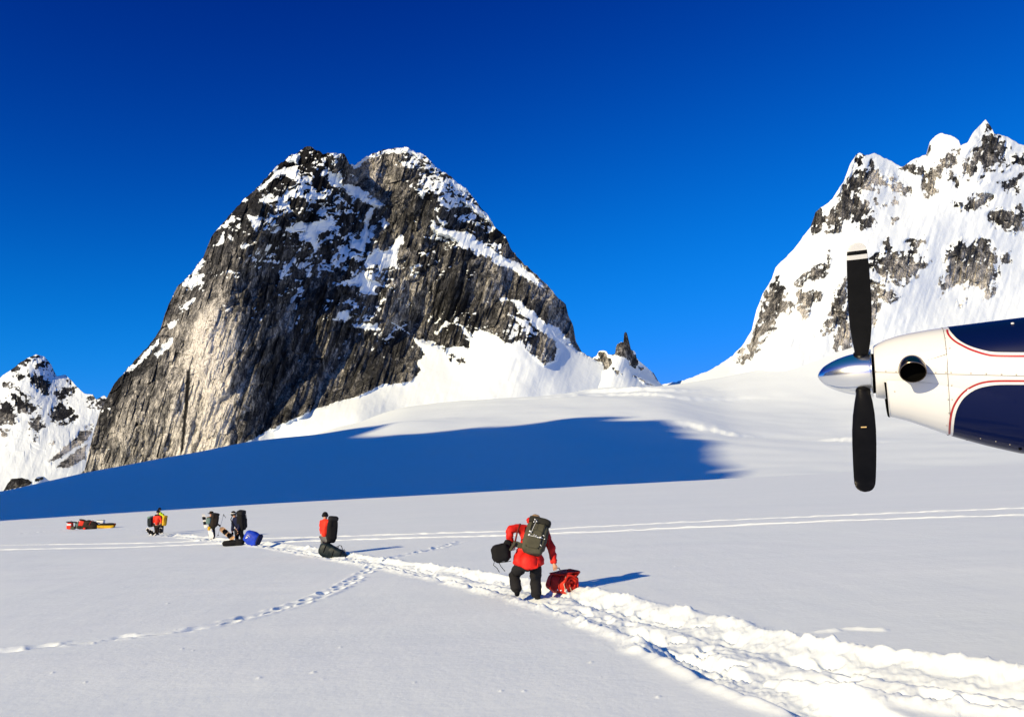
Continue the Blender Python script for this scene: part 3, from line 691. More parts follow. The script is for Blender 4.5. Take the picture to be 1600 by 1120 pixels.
mountain('mountain', LSKY, [(-420, 800), (260, 800)], lambda x, y: 3300 + rbf(DEP_L, x, y), left_rock, left_snow, left_tone, step=0.7, amp=0.55, jag=1.0, stretch=1.0, lean=-0.1, unit=2.2, seed=500)
def hump_sd(x, y): return polys_sd(x + 1.5 * fbm(x * .3, y * .3, 2, 3), y, HUMP)
mountain('rock_outcrop', [(-20, 790), (2, 772), (8, 762), (16, 748), (34, 746), (48, 749), (56, 745), (68, 744), (76, 750), (100, 758), (130, 772)], [(-20, 800), (130, 800)], lambda x, y: 1500 + (790 - y) * 1.0 + 0.02 * (x - 40) ** 2, lambda x, y: 0.1 + 0.9 * sst(-3, 1, hump_sd(x, y)), lambda x, y, nz: np.clip(0.5 - hump_sd(x, y) * .2 + .3 * fbm(x * .3, y * .3, 3, 9), 0, 1), lambda x, y: 0.22 + 0 * x, step=0.6, amp=0.25, jag=0.5, stretch=1.0, seed=600)

# --- the low ridge with the rock needle
NSKY = zt(9.331, 900, 500, [[(-330, 330), (-100, 420), (80, 480), (200, 540), (250, 545), (300, 522), (322, 470), (345, 448), (400, 443), (440, 455), (466, 500), (520, 508), (572, 490), (580, 405), (600, 352), (660, 320), (690, 325), (697, 290), (700, 205), (710, 182), (722, 176), (738, 184), (748, 210), (760, 260), (776, 322), (802, 430), (850, 450), (872, 490), (882, 545), (912, 592), (1000, 660), (1100, 748), (1130, 770), (1160, 820), (1190, 875), (1240, 932), (1420, 1060)]])[0]
ROCK_N = zt(9.331, 900, 500, [[(310, 495), (340, 545), (268, 625), (265, 682), (340, 702), (412, 738), (482, 692), (524, 640), (502, 568), (462, 560), (432, 480), (355, 468)],
    [(572, 510), (575, 400), (600, 345), (650, 338), (690, 320), (697, 160), (750, 160), (780, 320), (805, 425), (850, 500), (886, 500), (886, 560), (912, 595), (892, 652), (862, 694), (788, 642), (776, 592), (740, 558), (680, 532), (600, 518)],
    [(565, 742), (642, 750), (602, 808)], [(918, 680), (992, 698), (940, 724)], [(1115, 745), (1160, 810), (1200, 885), (1180, 880), (1130, 800)], [(520, 500), (570, 480), (575, 500), (530, 515)], [(530, 705), (560, 700), (550, 735)], [(100, 550), (145, 555), (130, 575)], [(660, 780), (675, 790), (665, 800)]])
def needle_sd(x, y):
    wx = x + 0.8 * fbm(x * 0.5, y * 0.5, 3, 391); wy = y + 0.8 * fbm(x * 0.5, y * 0.5, 3, 392)
    return polys_sd(wx, wy, ROCK_N)
DEP_N = [(870, 540, 250), (922, 558, 220), (940, 548, 200), (977, 520, 200), (1005, 570, 230), (1032, 600, 260), (1050, 614, 260), (940, 600, 60), (1000, 610, 60), (870, 640, -120), (1050, 650, -100), (975, 560, 130), (960, 650, -120)]
mountain('rock_ridge', NSKY, [(860, 660), (1060, 660)], lambda x, y: 2110 + rbf(DEP_N, x, y), lambda x, y: 0.05 + 0.95 * sst(-2, 1, needle_sd(x, y)), lambda x, y, nz: np.clip(0.5 - needle_sd(x, y) * 0.35 + (0.5 * fbm(x * .6, y * .6, 3, 395) + 0.8 * nz) * (needle_sd(x, y) > -2), 0, 1),
    lambda x, y: np.clip(0.42 - 0.3 * sst(540, 522, y) + 0.3 * fbm(x * .3, y * .1, 2, 4), 0, 1), step=0.34, amp=0.22, jag=0.25, stretch=1.6, lean=0, unit=1.8, seed=700)

# --- the mountain outside the picture, left of the camera, whose shadow lies on the glacier
def glacier_point(px, py):
    i = int(np.argmin(np.abs(gpx - px))); col = GPY[:, i]
    c = np.where((col <= py) & (gY > 420))[0]
    j = c[0] if len(c) else len(gY) - 1
    return gXw[j, i], gY[j], gZw[j, i]
Q0 = -1500.0
edge = [(575, 674), (600, 664), (628, 660), (650, 676), (700, 675), (760, 671), (840, 660), (880, 656), (950, 660), (975, 657), (1008, 652), (1040, 661), (1062, 684), (1116, 698), (1136, 712), (1142, 735), (1160, 747)]
prof = []
for e in edge:
    x, y, z = glacier_point(*e)
    s = x * SH[1] - y * SH[0]; q = x * SH[0] + y * SH[1]
    prof.append((s, z + (q - Q0) * math.tan(SUN_EL)))
x, y = spot(200, 801)
prof.append((x * SH[1] - y * SH[0], (x * SH[0] + y * SH[1] - Q0) * math.tan(SUN_EL) + CZ * 0))
for (ppx, ppy, Yd, dz) in ((380, 692, 1330, 25), (200, 722, 1330, 25), (20, 765, 1330, 25)):
    p = at(ppx, ppy, Yd); s = p.x * SH[1] - p.y * SH[0]; q = p.x * SH[0] + p.y * SH[1]
    prof.append((s, p.z + (q - Q0) * math.tan(SUN_EL) + dz))
prof = sorted(prof)
print('SHADOW PROFILE', [(round(a), round(b)) for a, b in prof])
s_lo = prof[0][0]; h_lo = prof[0][1]; s_hi, h_hi = prof[-1]
ss = [s_lo - 900, s_lo - 500, s_lo - 150] + [p[0] for p in prof] + [s_hi + 60, s_hi + 130, s_hi + 330]
hh = [0, h_lo * .45, h_lo * .93] + [p[1] for p in prof] + [h_hi - 130, h_hi - 240, 0]
sg = np.arange(ss[0], ss[-1], 12.0); hg = np.interp(sg, ss, hh); hg = hg + 26 * fbm(sg * .02, sg * 0, 4, 88) * (sg < s_hi - 30)
qg = np.concatenate([np.linspace(-520, 0, 30), np.linspace(0, 620, 36)[1:]])
Sg, Qg = np.meshgrid(sg, qg)
fall = np.clip(1 - np.abs(Qg) / np.where(Qg < 0, 520, 620), 0, 1)
Hg = hg[None, :] * fall ** 0.9 + fbm(Sg * .01, Qg * .01, 5, 41) * 30 * np.sin(np.clip(fall, 0, 1) * PI) - 30 * (fall < .02)
Hg = np.minimum(Hg, hg[None, :])
Qw = Qg + Q0
tag(grid_mesh('mountain', Sg * SH[1] + Qw * SH[0], -Sg * SH[0] + Qw * SH[1], Hg, M_MTN, {'snow': np.clip(.5 + fbm(Sg * .02, Qg * .02, 4, 44), 0, 1), 'tone': Hg * 0 + .25}), kind='structure')
#@@OBJECTS@@
# ------------------------------------------------------------------ helpers for objects
def simple(name, col, rough=0.6, metal=0.0, coat=0.0, bump=0.0, bscale=60.0, var=0.0, spec=0.5):
    t = NT(name)
    c = t.coord()
    nr = None; base = col
    if bump: nr = t.bump(t.noise(c, bscale, 4, 0.6), 0.5, bump)
    if var:
        n = t.noise(c, bscale * 0.2, 4, 0.6)
        base = t.mix(t.rng(n, 0.3, 0.7), tuple(v * (1 - var) for v in col), tuple(min(1, v * (1 + var)) for v in col))
    return t.fin(base, rough, nr, Metallic=metal, Coat_Weight=coat, Coat_Roughness=0.05, Specular_IOR_Level=spec)
def cloth(name, col, rough=0.85, var=0.25): return simple(name, col, rough, 0, 0, 0.012, 14.0, var, 0.25)
M = dict(
    red=cloth('red_nylon', (0.62, 0.016, 0.010), 0.6), red2=cloth('orange_red_nylon', (0.70, 0.030, 0.012), 0.65), darkred=cloth('dark_red_webbing', (0.16, 0.02, 0.012)),
    black=cloth('black_fabric', (0.006, 0.006, 0.0075)), char=cloth('charcoal_fabric', (0.012, 0.012, 0.014)), olive=cloth('olive_canvas', (0.072, 0.070, 0.048)),
    olived=cloth('dark_olive_canvas', (0.022, 0.022, 0.018)), navy=cloth('navy_fabric', (0.006, 0.010, 0.045)), blue=cloth('blue_nylon', (0.012, 0.05, 0.50), 0.5), grey=cloth('grey_checked_cloth', (0.16, 0.16, 0.165)),
    brown=cloth('brown_canvas', (0.026, 0.018, 0.013)), tan=cloth('tan_cloth', (0.33, 0.22, 0.12)), lime=cloth('lime_nylon', (0.45, 0.60, 0.015), 0.6), yellow=cloth('yellow_nylon', (0.62, 0.36, 0.012), 0.6), teal=cloth('grey_teal_fabric', (0.13, 0.21, 0.20)), tealdark=cloth('dark_teal_fabric', (0.008, 0.016, 0.02), 0.5),
    skin=simple('skin', (0.50, 0.27, 0.17), 0.5), hair=simple('hair', (0.03, 0.02, 0.014), 0.6), white=simple('white_plastic', (0.75, 0.75, 0.75), 0.4), wood=simple('pale_board_top', (0.52, 0.31, 0.15), 0.4, var=0.15, bscale=30),
    metal=simple('pole_metal', (0.35, 0.35, 0.36), 0.3, 1.0), rubber=simple('black_rubber', (0.01, 0.01, 0.01), 0.7), snowy=simple('clinging_snow', (0.85, 0.88, 0.92), 0.8), rope=cloth('pale_rope', (0.5, 0.42, 0.32)))

def hit(px, py, lo=6.0, hi=140.0):
    """where the line of sight through a pixel meets the snow"""
    a, b = ray(px, py)
    Y = np.concatenate([np.arange(lo, 60, 0.02), np.arange(60, hi, 0.1)])
    z = CZ + b * Y
    g = field_z(a * Y, Y)
    k = np.where(z <= g)[0]
    j = k[0] if len(k) else len(Y) - 1
    return Vector((float(a * Y[j]), float(Y[j]), float(g[j])))
def mesh_obj(name, verts, faces, mat, parent=None, smooth=True):
    me = bpy.data.meshes.new(name); me.from_pydata([tuple(v) for v in verts], [], faces); me.update()
    for m in (mat if isinstance(mat, (list, tuple)) else [mat]): me.materials.append(m)
    if smooth: me.polygons.foreach_set('use_smooth', [True] * len(me.polygons))
    o = bpy.data.objects.new(name, me); COL.objects.link(o)
    if parent is not None: o.parent = parent
    return o
def empty(name, loc, rz=0.0):
    o = bpy.data.objects.new(name, None); COL.objects.link(o); o.location = loc; o.rotation_euler = (0, 0, rz); o.empty_display_size = 0.2
    return o
class MB:
    """collects shapes into one mesh"""
    def __init__(s): s.v = []; s.f = []; s.mi = []; s.cur = 0
    def add(s, vs, fs):
        k = len(s.v); s.v += [Vector(v) for v in vs]; s.f += [tuple(i + k for i in f) for f in fs]; s.mi += [s.cur] * len(fs)
        return s
    def loft(s, rings, caps=True, closed=True):
        n = len(rings[0]); vs = [p for r in rings for p in r]; fs = []
        for i in range(len(rings) - 1):
            for j in range(n if closed else n - 1):
                k = (j + 1) % n
                fs.append((i * n + j, i * n + k, (i + 1) * n + k, (i + 1) * n + j))
        if caps and closed: fs.append(tuple(range(n - 1, -1, -1))); fs.append(tuple((len(rings) - 1) * n + j for j in range(n)))
        return s.add(vs, fs)
    def tube(s, pts, r, n=8):
        pts = [Vector(p) for p in pts]; rings = []; m = len(pts)
        rr = r if isinstance(r, (list, tuple)) else [r] * m
        up = None
        for i, p in enumerate(pts):
            d = (pts[min(i + 1, m - 1)] - pts[max(i - 1, 0)]).normalized()
            if up is None: up = d.orthogonal().normalized()
            x = (up - d * up.dot(d)); x = x.normalized() if x.length > 1e-5 else d.orthogonal().normalized()
            y = d.cross(x); up = x
            rings.append([p + (x * math.cos(t) + y * math.sin(t)) * rr[i] for t in (2 * PI * k / n for k in range(n))])
        return s.loft(rings)
    def soft(s, c, size, rot=None, e=0.45, noise=0.0, seed=0, nu=28, nv=16, ncell=2.5):
        """a stuffed rounded box"""
        q = rot or Matrix.Identity(3); c = Vector(c); rings = []
        rr = random.Random(seed); ph = [rr.uniform(0, 6) for _ in range(6)]
        def sp(w, m): return math.copysign(abs(w) ** m, w)
        for i in range(nv + 1):
            v = -PI / 2 + PI * i / nv; v = max(min(v, PI / 2 - .03), -PI / 2 + .03); ring = []
            for j in range(nu):
                u = 2 * PI * j / nu
                p = Vector((sp(math.cos(v), e) * sp(math.cos(u), e) * size[0] / 2, sp(math.cos(v), e) * sp(math.sin(u), e) * size[1] / 2, sp(math.sin(v), e) * size[2] / 2))
                if noise:
                    k = ncell / max(size)
                    d = math.sin(p.x * k * 6.3 + ph[0] + 1.3 * math.sin(p.z * k * 5 + ph[1])) * math.sin(p.z * k * 5.1 + ph[2]) + 0.6 * math.sin(p.y * k * 9 + ph[3] + p.x * k * 4) * math.sin(p.z * k * 11 + ph[4]) + 0.3 * math.sin(p.x * k * 19 + ph[5]) * math.sin(p.z * k * 17 + p.y * k * 15)
                    p *= 1 + noise * d
                ring.append(c + q @ p)
            rings.append(ring)
        return s.loft(rings)
    def box(s, c, size, rot=None, bev=0.15):
        return s.soft(c, size, rot, e=0.16, nu=24, nv=10)
    def build(s, name, mat, parent=None, smooth=True):
        o = mesh_obj(name, s.v, s.f, mat, parent, smooth)
        if any(s.mi): o.data.polygons.foreach_set('material_index', s.mi)
        return o
def rotm(x=0, y=0, z=0):
    return Matrix.Rotation(math.radians(z), 3, 'Z') @ Matrix.Rotation(math.radians(y), 3, 'Y') @ Matrix.Rotation(math.radians(x), 3, 'X')
_folds = bpy.data.textures.new('cloth_folds', 'CLOUDS'); _folds.noise_scale = 0.10; _folds.noise_depth = 3
def skin(name, joints, edges, mat, parent, folds=0.0, levels=2):
    """joints: list of (x, y, z, radius); a Skin modifier grows one continuous surface"""
    me = bpy.data.meshes.new(name); me.from_pydata([j[:3] for j in joints], edges, [])
    me.materials.append(mat)
    o = bpy.data.objects.new(name, me); COL.objects.link(o); o.parent = parent
    md = o.modifiers.new('Skin', 'SKIN'); md.use_smooth_shade = True
    if not me.skin_vertices: me.attributes.new('x', 'FLOAT', 'POINT')
    for i, j in enumerate(joints):
        sv = me.skin_vertices[0].data[i]
        sv.radius = (j[3], j[4] if len(j) > 4 else j[3]); sv.use_root = (i == 0)
    sd = o.modifiers.new('Subdivision', 'SUBSURF'); sd.levels = levels; sd.render_levels = levels
    if folds:
        dm = o.modifiers.new('Folds', 'DISPLACE'); dm.texture = _folds; dm.strength = folds; dm.mid_level = 0.5; dm.texture_coords = 'LOCAL'
    return o

# ------------------------------------------------------------------ people
def person(px0, py0, J, mats, label, group=None, hat='beanie', sc=1.0, folds=0.05, gloves=True, hood=False, long_jacket=0.0, cuff=0.88, boots='black', bulk=1.0, wide=0.0):
    """J maps joint name to (photo x, photo y, metres further away than the feet)"""
    base = hit(px0, py0)
    Y0 = base.y
    root = empty('person', base); tag(root, label, 'person', group)
    def P(n):
        a = J[n]; v = at(a[0], a[1], Y0 + a[2]) - base; return v
    pel, chest, neck, head = P('pelvis'), P('chest'), P('neck'), P('head')
    def j(v, r): return (v.x, v.y, v.z, r * sc)
    # the body: one continuous skin with head, arms, five-fingered hands and legs
    B = []; E = []
    def ad(v, r, par=None):
        B.append(j(v, r)); 
        if par is not None: E.append((par, len(B) - 1))
        return len(B) - 1
    ip = ad(pel, .115); isp = ad(pel.lerp(chest, .5), .11, ip); ic = ad(chest, .125, isp); inn = ad(neck, .055, ic)
    up = (head - neck).normalized()
    fwd = Vector(J.get('face', (0, 1, 0))).normalized(); fwd = (fwd - up * fwd.dot(up)).normalized(); sid = fwd.cross(up)
    ih = ad(head - up * .05 * sc + fwd * .015, .078, inn); ih2 = ad(head + up * .02 * sc, .098, ih); ad(head + up * .085 * sc, .075, ih2)
    ad(head - up * .03 + fwd * .10 * sc, .016, ih); 
    for sg in (-1, 1): ad(head + sid * sg * .098 * sc - up * .01, .014, ih2)
    hands = []
    for S in 'LR':
        sh, el, ha = P('sh' + S), P('el' + S), P('ha' + S)
        a = ad(sh, .06, ic); b = ad(el, .045, a); w = ad(el.lerp(ha, .93), .03, b)
        d = (ha - el).normalized(); c = ad(ha + d * .035, .036, w)
        pv = d.cross(Vector((0, 1, 0.3))); pv = pv.normalized() if pv.length > .1 else Vector((1, 0, 0)); nv = d.cross(pv)
        for k in range(4):
            o_ = pv * (k - 1.5) * .021
            f1 = ad(ha + d * .085 + o_, .0095, c); f2 = ad(ha + d * (.115 - .006 * abs(k - 1.2)) + o_ + nv * .02, .0088, f1); ad(ha + d * (.12 - .006 * abs(k - 1.2)) + o_ + nv * .045, .008, f2)
        t1 = ad(ha + d * .04 + pv * .045 + nv * .01, .011, c); ad(ha + d * .075 + pv * .052 + nv * .03, .0095, t1)
        hands.append((ha, d, pv, nv))
    for S in 'LR':
        hi_, kn, an = P('hip' + S), P('kn' + S), P('an' + S)
        a = ad(hi_, .085, ip); b = ad(kn, .055, a); c = ad(an, .04, b)
        ad(an + Vector((0, .10, -.05)), .035, c)
    skin('body', B, E, M['skin'], root)
    # jacket
    T = []; E = []
    BK = [bulk]
    def tj(v, r, par=None):
        T.append(j(v, r * BK[0]))
        if par is not None: E.append((par, len(T) - 1))
        return len(T) - 1
    if wide: BK[0] = 1.0 + (bulk - 1) * .5
    q0 = tj(pel + Vector((0, -.03 if wide else 0, .02)), .215 if wide else .165); q1 = tj(pel.lerp(chest, .5), .155, q0); q2 = tj(chest, .165, q1); q3 = tj(chest.lerp(neck, 1.0), .092, q2)
    if wide:
        for sg in (-1, 1):
            w1 = tj(pel.lerp(chest, .45) + Vector((sg * wide * .8, 0, 0)), .15, q1); w2 = tj(pel + Vector((sg * wide, 0, 0)), .16, w1); tj(pel + Vector((sg * wide * 1.15, 0, -long_jacket)), .15, w2)
        tj(pel + Vector((0, -.02, -long_jacket)), .20, q0)
    for sg in (-1, 1): tj(pel + Vector((sg * .07 * sc, 0, -.03)), .13, q0)
    if hood:
        g = tj(head - up * .03 * sc - fwd * .02, .105, q3); tj(head + up * .05 * sc - fwd * .02, .11, g)
    for S in 'LR':
        sh, el, ha = P('sh' + S), P('el' + S), P('ha' + S)
        a = tj(sh, .088, q2); a2 = tj(sh.lerp(el, .55), .08, a); b = tj(el, .074, a2); b2 = tj(el.lerp(ha, .5), .066, b); tj(el.lerp(ha, cuff), .058, b2)
    skin('jacket', T, E, M[mats[0]], root, folds)
    # trousers
    T = []; E = []; BK[0] = 1.0
    q0 = tj(pel + Vector((0, .03 if wide else 0, -.02)), .13 if wide else .15)
    if wide: BK[0] = bulk
    for S in 'LR':
        hi_, kn, an = P('hip' + S), P('kn' + S), P('an' + S)
        a = tj(hi_, .115, q0); a2 = tj(hi_.lerp(kn, .5), .105, a); b = tj(kn, .092, a2); b2 = tj(kn.lerp(an, .5), .088, b); tj(an + Vector((0, 0, .0)), .095, b2)
    skin('trousers', T, E, M[mats[1]], root, folds * .8)
    for S in 'LR':
        an = P('an' + S)
        skin('boot', [j(an + Vector((0, -.02, .07)), .062), j(an + Vector((0, -.02, 0)), .062), j(an + Vector((0, .07, -.04)), .055), j(an + Vector((0, .19, -.055)), .046)], [(0, 1), (1, 2), (2, 3)], M[boots], root)
    if gloves:
        for (ha, d, pv, nv) in hands:
            T = []; E = []
            c = tj(ha + d * .03, .043); tj(ha - d * .05, .045, c)
            for k in range(4):
                o_ = pv * (k - 1.5) * .025
                f1 = tj(ha + d * .085 + o_, .0145, c); tj(ha + d * (.118 - .006 * abs(k - 1.2)) + o_ + nv * .025, .013, f1)
            t1 = tj(ha + d * .04 + pv * .055, .016, c); tj(ha + d * .08 + pv * .06 + nv * .02, .014, t1)
            skin('glove', T, E, M['black'], root, 0, 1)
    # headgear
    hb = MB(); rings = []
    q = Matrix((sid, fwd, up)).transposed()
    if hat == 'beanie':
        for t in range(10):
            a = -0.15 + t / 9 * (PI / 2 + .1); r_ = .112 * sc * math.cos(max(a, 0) * .97)
            rings.append([head + q @ Vector((math.cos(u) * r_, math.sin(u) * r_ * 1.08, (.0 + (.135 * math.sin(a) if a > 0 else a * .3)) * sc)) for u in (2 * PI * k / 20 for k in range(20))])
        hb.loft(rings); hb.tube([head + q @ Vector((math.cos(u) * .114 * sc, math.sin(u) * .123 * sc, .0)) for u in (2 * PI * k / 20 for k in range(21))], .014, 6)
        hb.build('beanie', M[mats[2]], root)
    elif hat == 'brim':
        prof = [(.20, .005), (.205, .012), (.12, .03), (.115, .09), (.105, .13), (.07, .145), (.01, .14)]
        hb.loft([[head + q @ Vector((math.cos(u) * r_ * sc, math.sin(u) * r_ * sc * 1.05, (z_ + .0) * sc)) for u in (2 * PI * k / 22 for k in range(22))] for r_, z_ in prof])
        hb.build('brimmed_hat', M[mats[2]], root)
    elif hat == 'hair':
        hb.soft(head + up * .02 - fwd * .012, (.215 * sc, .225 * sc, .235 * sc), q, e=.85, noise=.03, seed=3)
        hb.build('hair', M[mats[2]], root)
    return root, base, P

def backpack(base, Y0, c, size, rot, mat, mat2, label, straps=True, group=None, pocket=True, lid=True, seed=1, straps_mat='black', name='backpack', snow=False):
    """c = (photo x, photo y, metres from Y0) of the pack's middle"""
    w, d, h = size
    ctr = at(c[0], c[1], Y0 + c[2]); R_ = rot
    root = empty(name, ctr - R_ @ Vector((0, 0, h / 2))); tag(root, label, 'backpack', group)
    L = lambda x, y, z: R_ @ Vector((x, y, z + h / 2))
    b = MB(); b.soft(L(0, 0, -.03 * h), (w, d, h * .9), R_, e=.5, noise=.035, seed=seed, nu=36, nv=22); b.build('pack_body', M[mat], root)
    if lid:
        b = MB(); b.soft(L(0, -.02, h * .43), (w * .98, d * 1.02, h * .20), R_ @ rotm(8), e=.5, noise=.03, seed=seed + 1); b.build('lid', M[mat2], root)
    if pocket:
        b = MB(); b.soft(L(0, -d * .47, -h * .12), (w * .62, d * .3, h * .5), R_, e=.45, noise=.03, seed=seed + 2); b.build('pocket', M[mat], root)
    for sx in (-1, 1):
        b = MB(); b.tube([L(sx * w * .28, -d * .2, h * .52), L(sx * w * .27, -d * .52, h * .36), L(sx * w * .27, -d * .60, h * .05), L(sx * w * .26, -d * .52, -h * .36)], .009, 5); b.build('buckle_strap', M[straps_mat], root)
        b = MB(); b.tube([L(sx * w * .25, d * .35, h * .33), L(sx * w * .36, d * .9, h * .38), L(sx * w * .42, d * 1.25, h * .12), L(sx * w * .42, d * .95, -h * .18), L(sx * w * .36, d * .42, -h * .3)], .022, 7); b.build('shoulder_strap', M[straps_mat], root)
    return root, L

def hgrid(px, py, Y0, dy=0.0): return at(px, py, Y0 + dy)
G1 = 'skiers hauling gear across the snow'
# --- nearest person: red jacket, bent forward under an olive pack
J = dict(pelvis=(825, 878, -.05), chest=(831, 838, .22), neck=(834, 822, .38), head=(836, 814, .52), face=(0, .8, -.5),
         shL=(810, 824, .16), elL=(794, 829, .02), haL=(800, 850, .10), shR=(851, 831, .16), elR=(862, 858, .03), haR=(866, 882, -.05),
         hipL=(815, 883, .0), knL=(803, 899, .24), anL=(808, 925, -.12), hipR=(837, 884, .0), knR=(836, 908, .12), anR=(840, 934, .02))
p1, b1, P1 = person(838, 936, J, ('red', 'char', 'tan'), 'nearest person, bent forward in a red jacket and black trousers, dragging a red roll', G1, long_jacket=.10, gloves=False, hat='hair', folds=.09, cuff=.97, bulk=1.28, wide=.15)
Y1 = b1.y
jl = MB(); jl.tube([at(813, 818, Y1 - .02) - b1, at(808, 832, Y1 - .10) - b1, at(804, 850, Y1 - .06) - b1], .018, 6); jl.build('webbing', M['darkred'], p1)
hd = MB(); hd.soft(at(830, 812, Y1 + .22) - b1, (.20, .14, .11), rotm(20, -20), e=.6, noise=.08, seed=5); hd.build('collar', M['red'], p1)
R1 = rotm(-22, 14, -8)
pk, L = backpack(b1, Y1, (837, 839, -.10), (.46, .30, .75), R1, 'olive', 'olived', 'big olive canvas backpack on the nearest person in red', seed=4, straps_mat='olived')
b = MB(); b.tube([L(.19, -.06, .34), L(.22, -.10, .1), L(.30, -.10, -.12), L(.37, -.12, -.3), L(.40, -.12, -.36)], .007, 5); b.soft(L(.405, -.12, -.37), (.03, .03, .04), None, e=.8); b.build('hanging_cord', M['black'], pk)
b = MB(); b.soft(L(-.30, .06, -.22), (.22, .06, .11), R1 @ rotm(0, 4), e=.4, noise=.03); b.soft(L(-.39, .0, -.30), (.05, .06, .20), R1 @ rotm(0, 15), e=.4); b.build('hip_belt', M['olive'], pk)
b = MB(); b.tube([L(-.05, -.19, .30), L(-.07, -.23, .12), L(-.09, -.21, -.02)], .0035, 5); b.tube([L(-.14, -.2, -.06), L(.0, -.245, -.07), L(.16, -.2, -.05)], .004, 5); b.build('white_cord', M['snowy'], pk)
rs = random.Random(8)
for k in range(15):
    x_, z_ = rs.uniform(-.17, .2), rs.choice((rs.uniform(-.3, .3), rs.uniform(-.09, -.03)))
    b = MB(); b.soft(L(x_, -.19 - .03 * (abs(x_) < .12), z_), (rs.uniform(.02, .05), rs.uniform(.012, .03), rs.uniform(.012, .03)), R1 @ rotm(0, rs.uniform(-40, 40)), e=.8, noise=.2, seed=k, nu=10, nv=8); b.build('snow_clump', M['snowy'], pk)
# black bag in the left hand
bc = at(783, 861, Y1 + .0)
bag = empty('duffel_bag', bc - Vector((0, 0, .2))); tag(bag, 'lumpy black bag with dangling straps carried at the left hip of the nearest person', 'bag')
b = MB(); b.soft((0, 0, .17), (.39, .34, .36), rotm(0, -12), e=.62, noise=.05, seed=12, nu=32, nv=20); b.soft((.12, .02, .33), (.16, .14, .2), rotm(0, 20), e=.7, noise=.05, seed=3); b.build('bag_body', M['black'], bag)
b = MB(); b.tube([(.14, 0, .40), (.20, .04, .42), (.24, .07, .36)], .014, 6); b.build('grab_handle', M['olived'], bag)
for q in (((-.13, -.06, .02), (-.15, -.07, -.06), (-.08, -.08, -.12), (-.03, -.08, -.20)), ((-.05, -.08, .0), (.0, -.1, -.09), (.08, -.1, -.18)), ((-.03, -.1, -.01), (.1, -.1, .0), (.2, -.08, .02))):
    b = MB(); b.tube(q, .007, 5); b.build('strap', M['black'], bag)
# red roll in the right hand
rc = hit(880, 926)
roll = empty('rolled_mat', (rc.x, rc.y, rc.z + .0), math.radians(38)); roll.scale = (1.12, 1.0, 1.0); tag(roll, 'bright red rolled sleeping mat dusted with snow, dragged by the nearest person', 'mat roll')
pts = []; th_ = []
for k in range(90):
    a = 0.3 + k / 89 * 2 * PI * 2.6; r_ = .035 + .155 * k / 89; pts.append((math.cos(a + .5) * r_, math.sin(a + .5) * r_ * .92))
a_end = 0.3 + 2 * PI * 2.6 + .5
ex, ez = pts[-1]; tx, tz = -math.sin(a_end), math.cos(a_end)
b = MB(); rings = []
n = len(pts)
for k, (x_, z_) in enumerate(pts):
    a = 0.3 + k / 89 * 2 * PI * 2.6 + .5; t = .033 * (0.85 + .30 * abs(math.sin(k * .62))); nx, nz_ = math.cos(a), math.sin(a)
    ring = []
    for u, (dn, yy) in enumerate(((-.6, -.26), (0, -.285), (.9, -.27), (1, -.1), (1.15, .1), (.9, .27), (0, .29), (-.6, .26), (-.8, 0))):
        w = .008 * math.sin(k * .9 + yy * 9)
        ring.append((x_ + nx * (t * dn + w), yy + .01 * math.sin(k * .7), .195 + z_ + nz_ * (t * dn + w)))
    rings.append(ring)
b.loft(rings); b.build('rolled_pad', M['red2'], roll)
b = MB(); b.soft((.06, .02, .40), (.40, .50, .045), rotm(0, -8, 0), e=.4, noise=.12, seed=4, nu=30, ncell=3); b.soft((.17, -.08, .40), (.18, .28, .04), rotm(10, -34, 18), e=.35, noise=.1, seed=7); b.build('loose_flap', M['red2'], roll)
b = MB()
for yy in (-.15, .12): b.tube([(math.cos(t) * .215, yy, .20 + math.sin(t) * .205) for t in (2 * PI * k / 26 for k in range(27))], .010, 5)
b.build('lashing_strap', M['darkred'], roll)
b = MB(); b.tube([(-.12, -.24, .35), (-.20, -.28, .2), (-.19, -.34, .02), (-.13, -.40, -.06), (-.07, -.38, .0), (-.10, -.34, .14)], .008, 5); b.tube([(-.05, 0, .42), (-.1, .0, .50), (-.16, 0, .50)], .012, 5); b.build('pull_cord', M['rope'], roll)
rs = random.Random(2)
for k in range(30):
    a = rs.uniform(-2.6, -.3); yy = rs.choice((-.28, rs.uniform(-.28, .2)))
    b = MB(); b.soft((math.cos(a) * .20, yy, .20 + math.sin(a) * .20), (rs.uniform(.02, .07), rs.uniform(.015, .05), rs.uniform(.012, .04)), rotm(0, rs.uniform(-60, 60)), e=.8, noise=.2, seed=k, nu=10, nv=8); b.build('snow_clump', M['snowy'], roll)

# --- person in red with a tall black pack and a long dark duffel
J = dict(pelvis=(508, 838, 0), chest=(508, 819, .05), neck=(508, 811, .08), head=(508, 805, .10), shL=(502, 815, .12), elL=(502, 826, .12), haL=(503, 836, .1), shR=(514, 816, -.05), elR=(519, 828, -.1), haR=(518, 840, -.2),
         hipL=(505, 841, .0), knL=(505, 855, .1), anL=(505, 867, 0), hipR=(512, 841, 0), knR=(512, 855, .05), anR=(513, 867, -.05))
p2, b2, P2 = person(509, 870, J, ('red2', 'grey', 'black'), 'person in an orange-red jacket and black hat standing behind a long dark duffel', G1, hood=False)
Y2 = b2.y
backpack(b2, Y2, (519, 828, -.26), (.36, .32, .95), rotm(-4, 4, 22), 'black', 'char', 'tall black backpack on the person standing behind the long duffel', seed=9)
d2 = at(519, 868, Y2 - .55); d2.z = gz(d2.x, d2.y) - .02
t = empty('duffel_bag', d2, math.radians(-10)); tag(t, 'long dark teal duffel slumped behind the person in the orange-red jacket', 'bag')
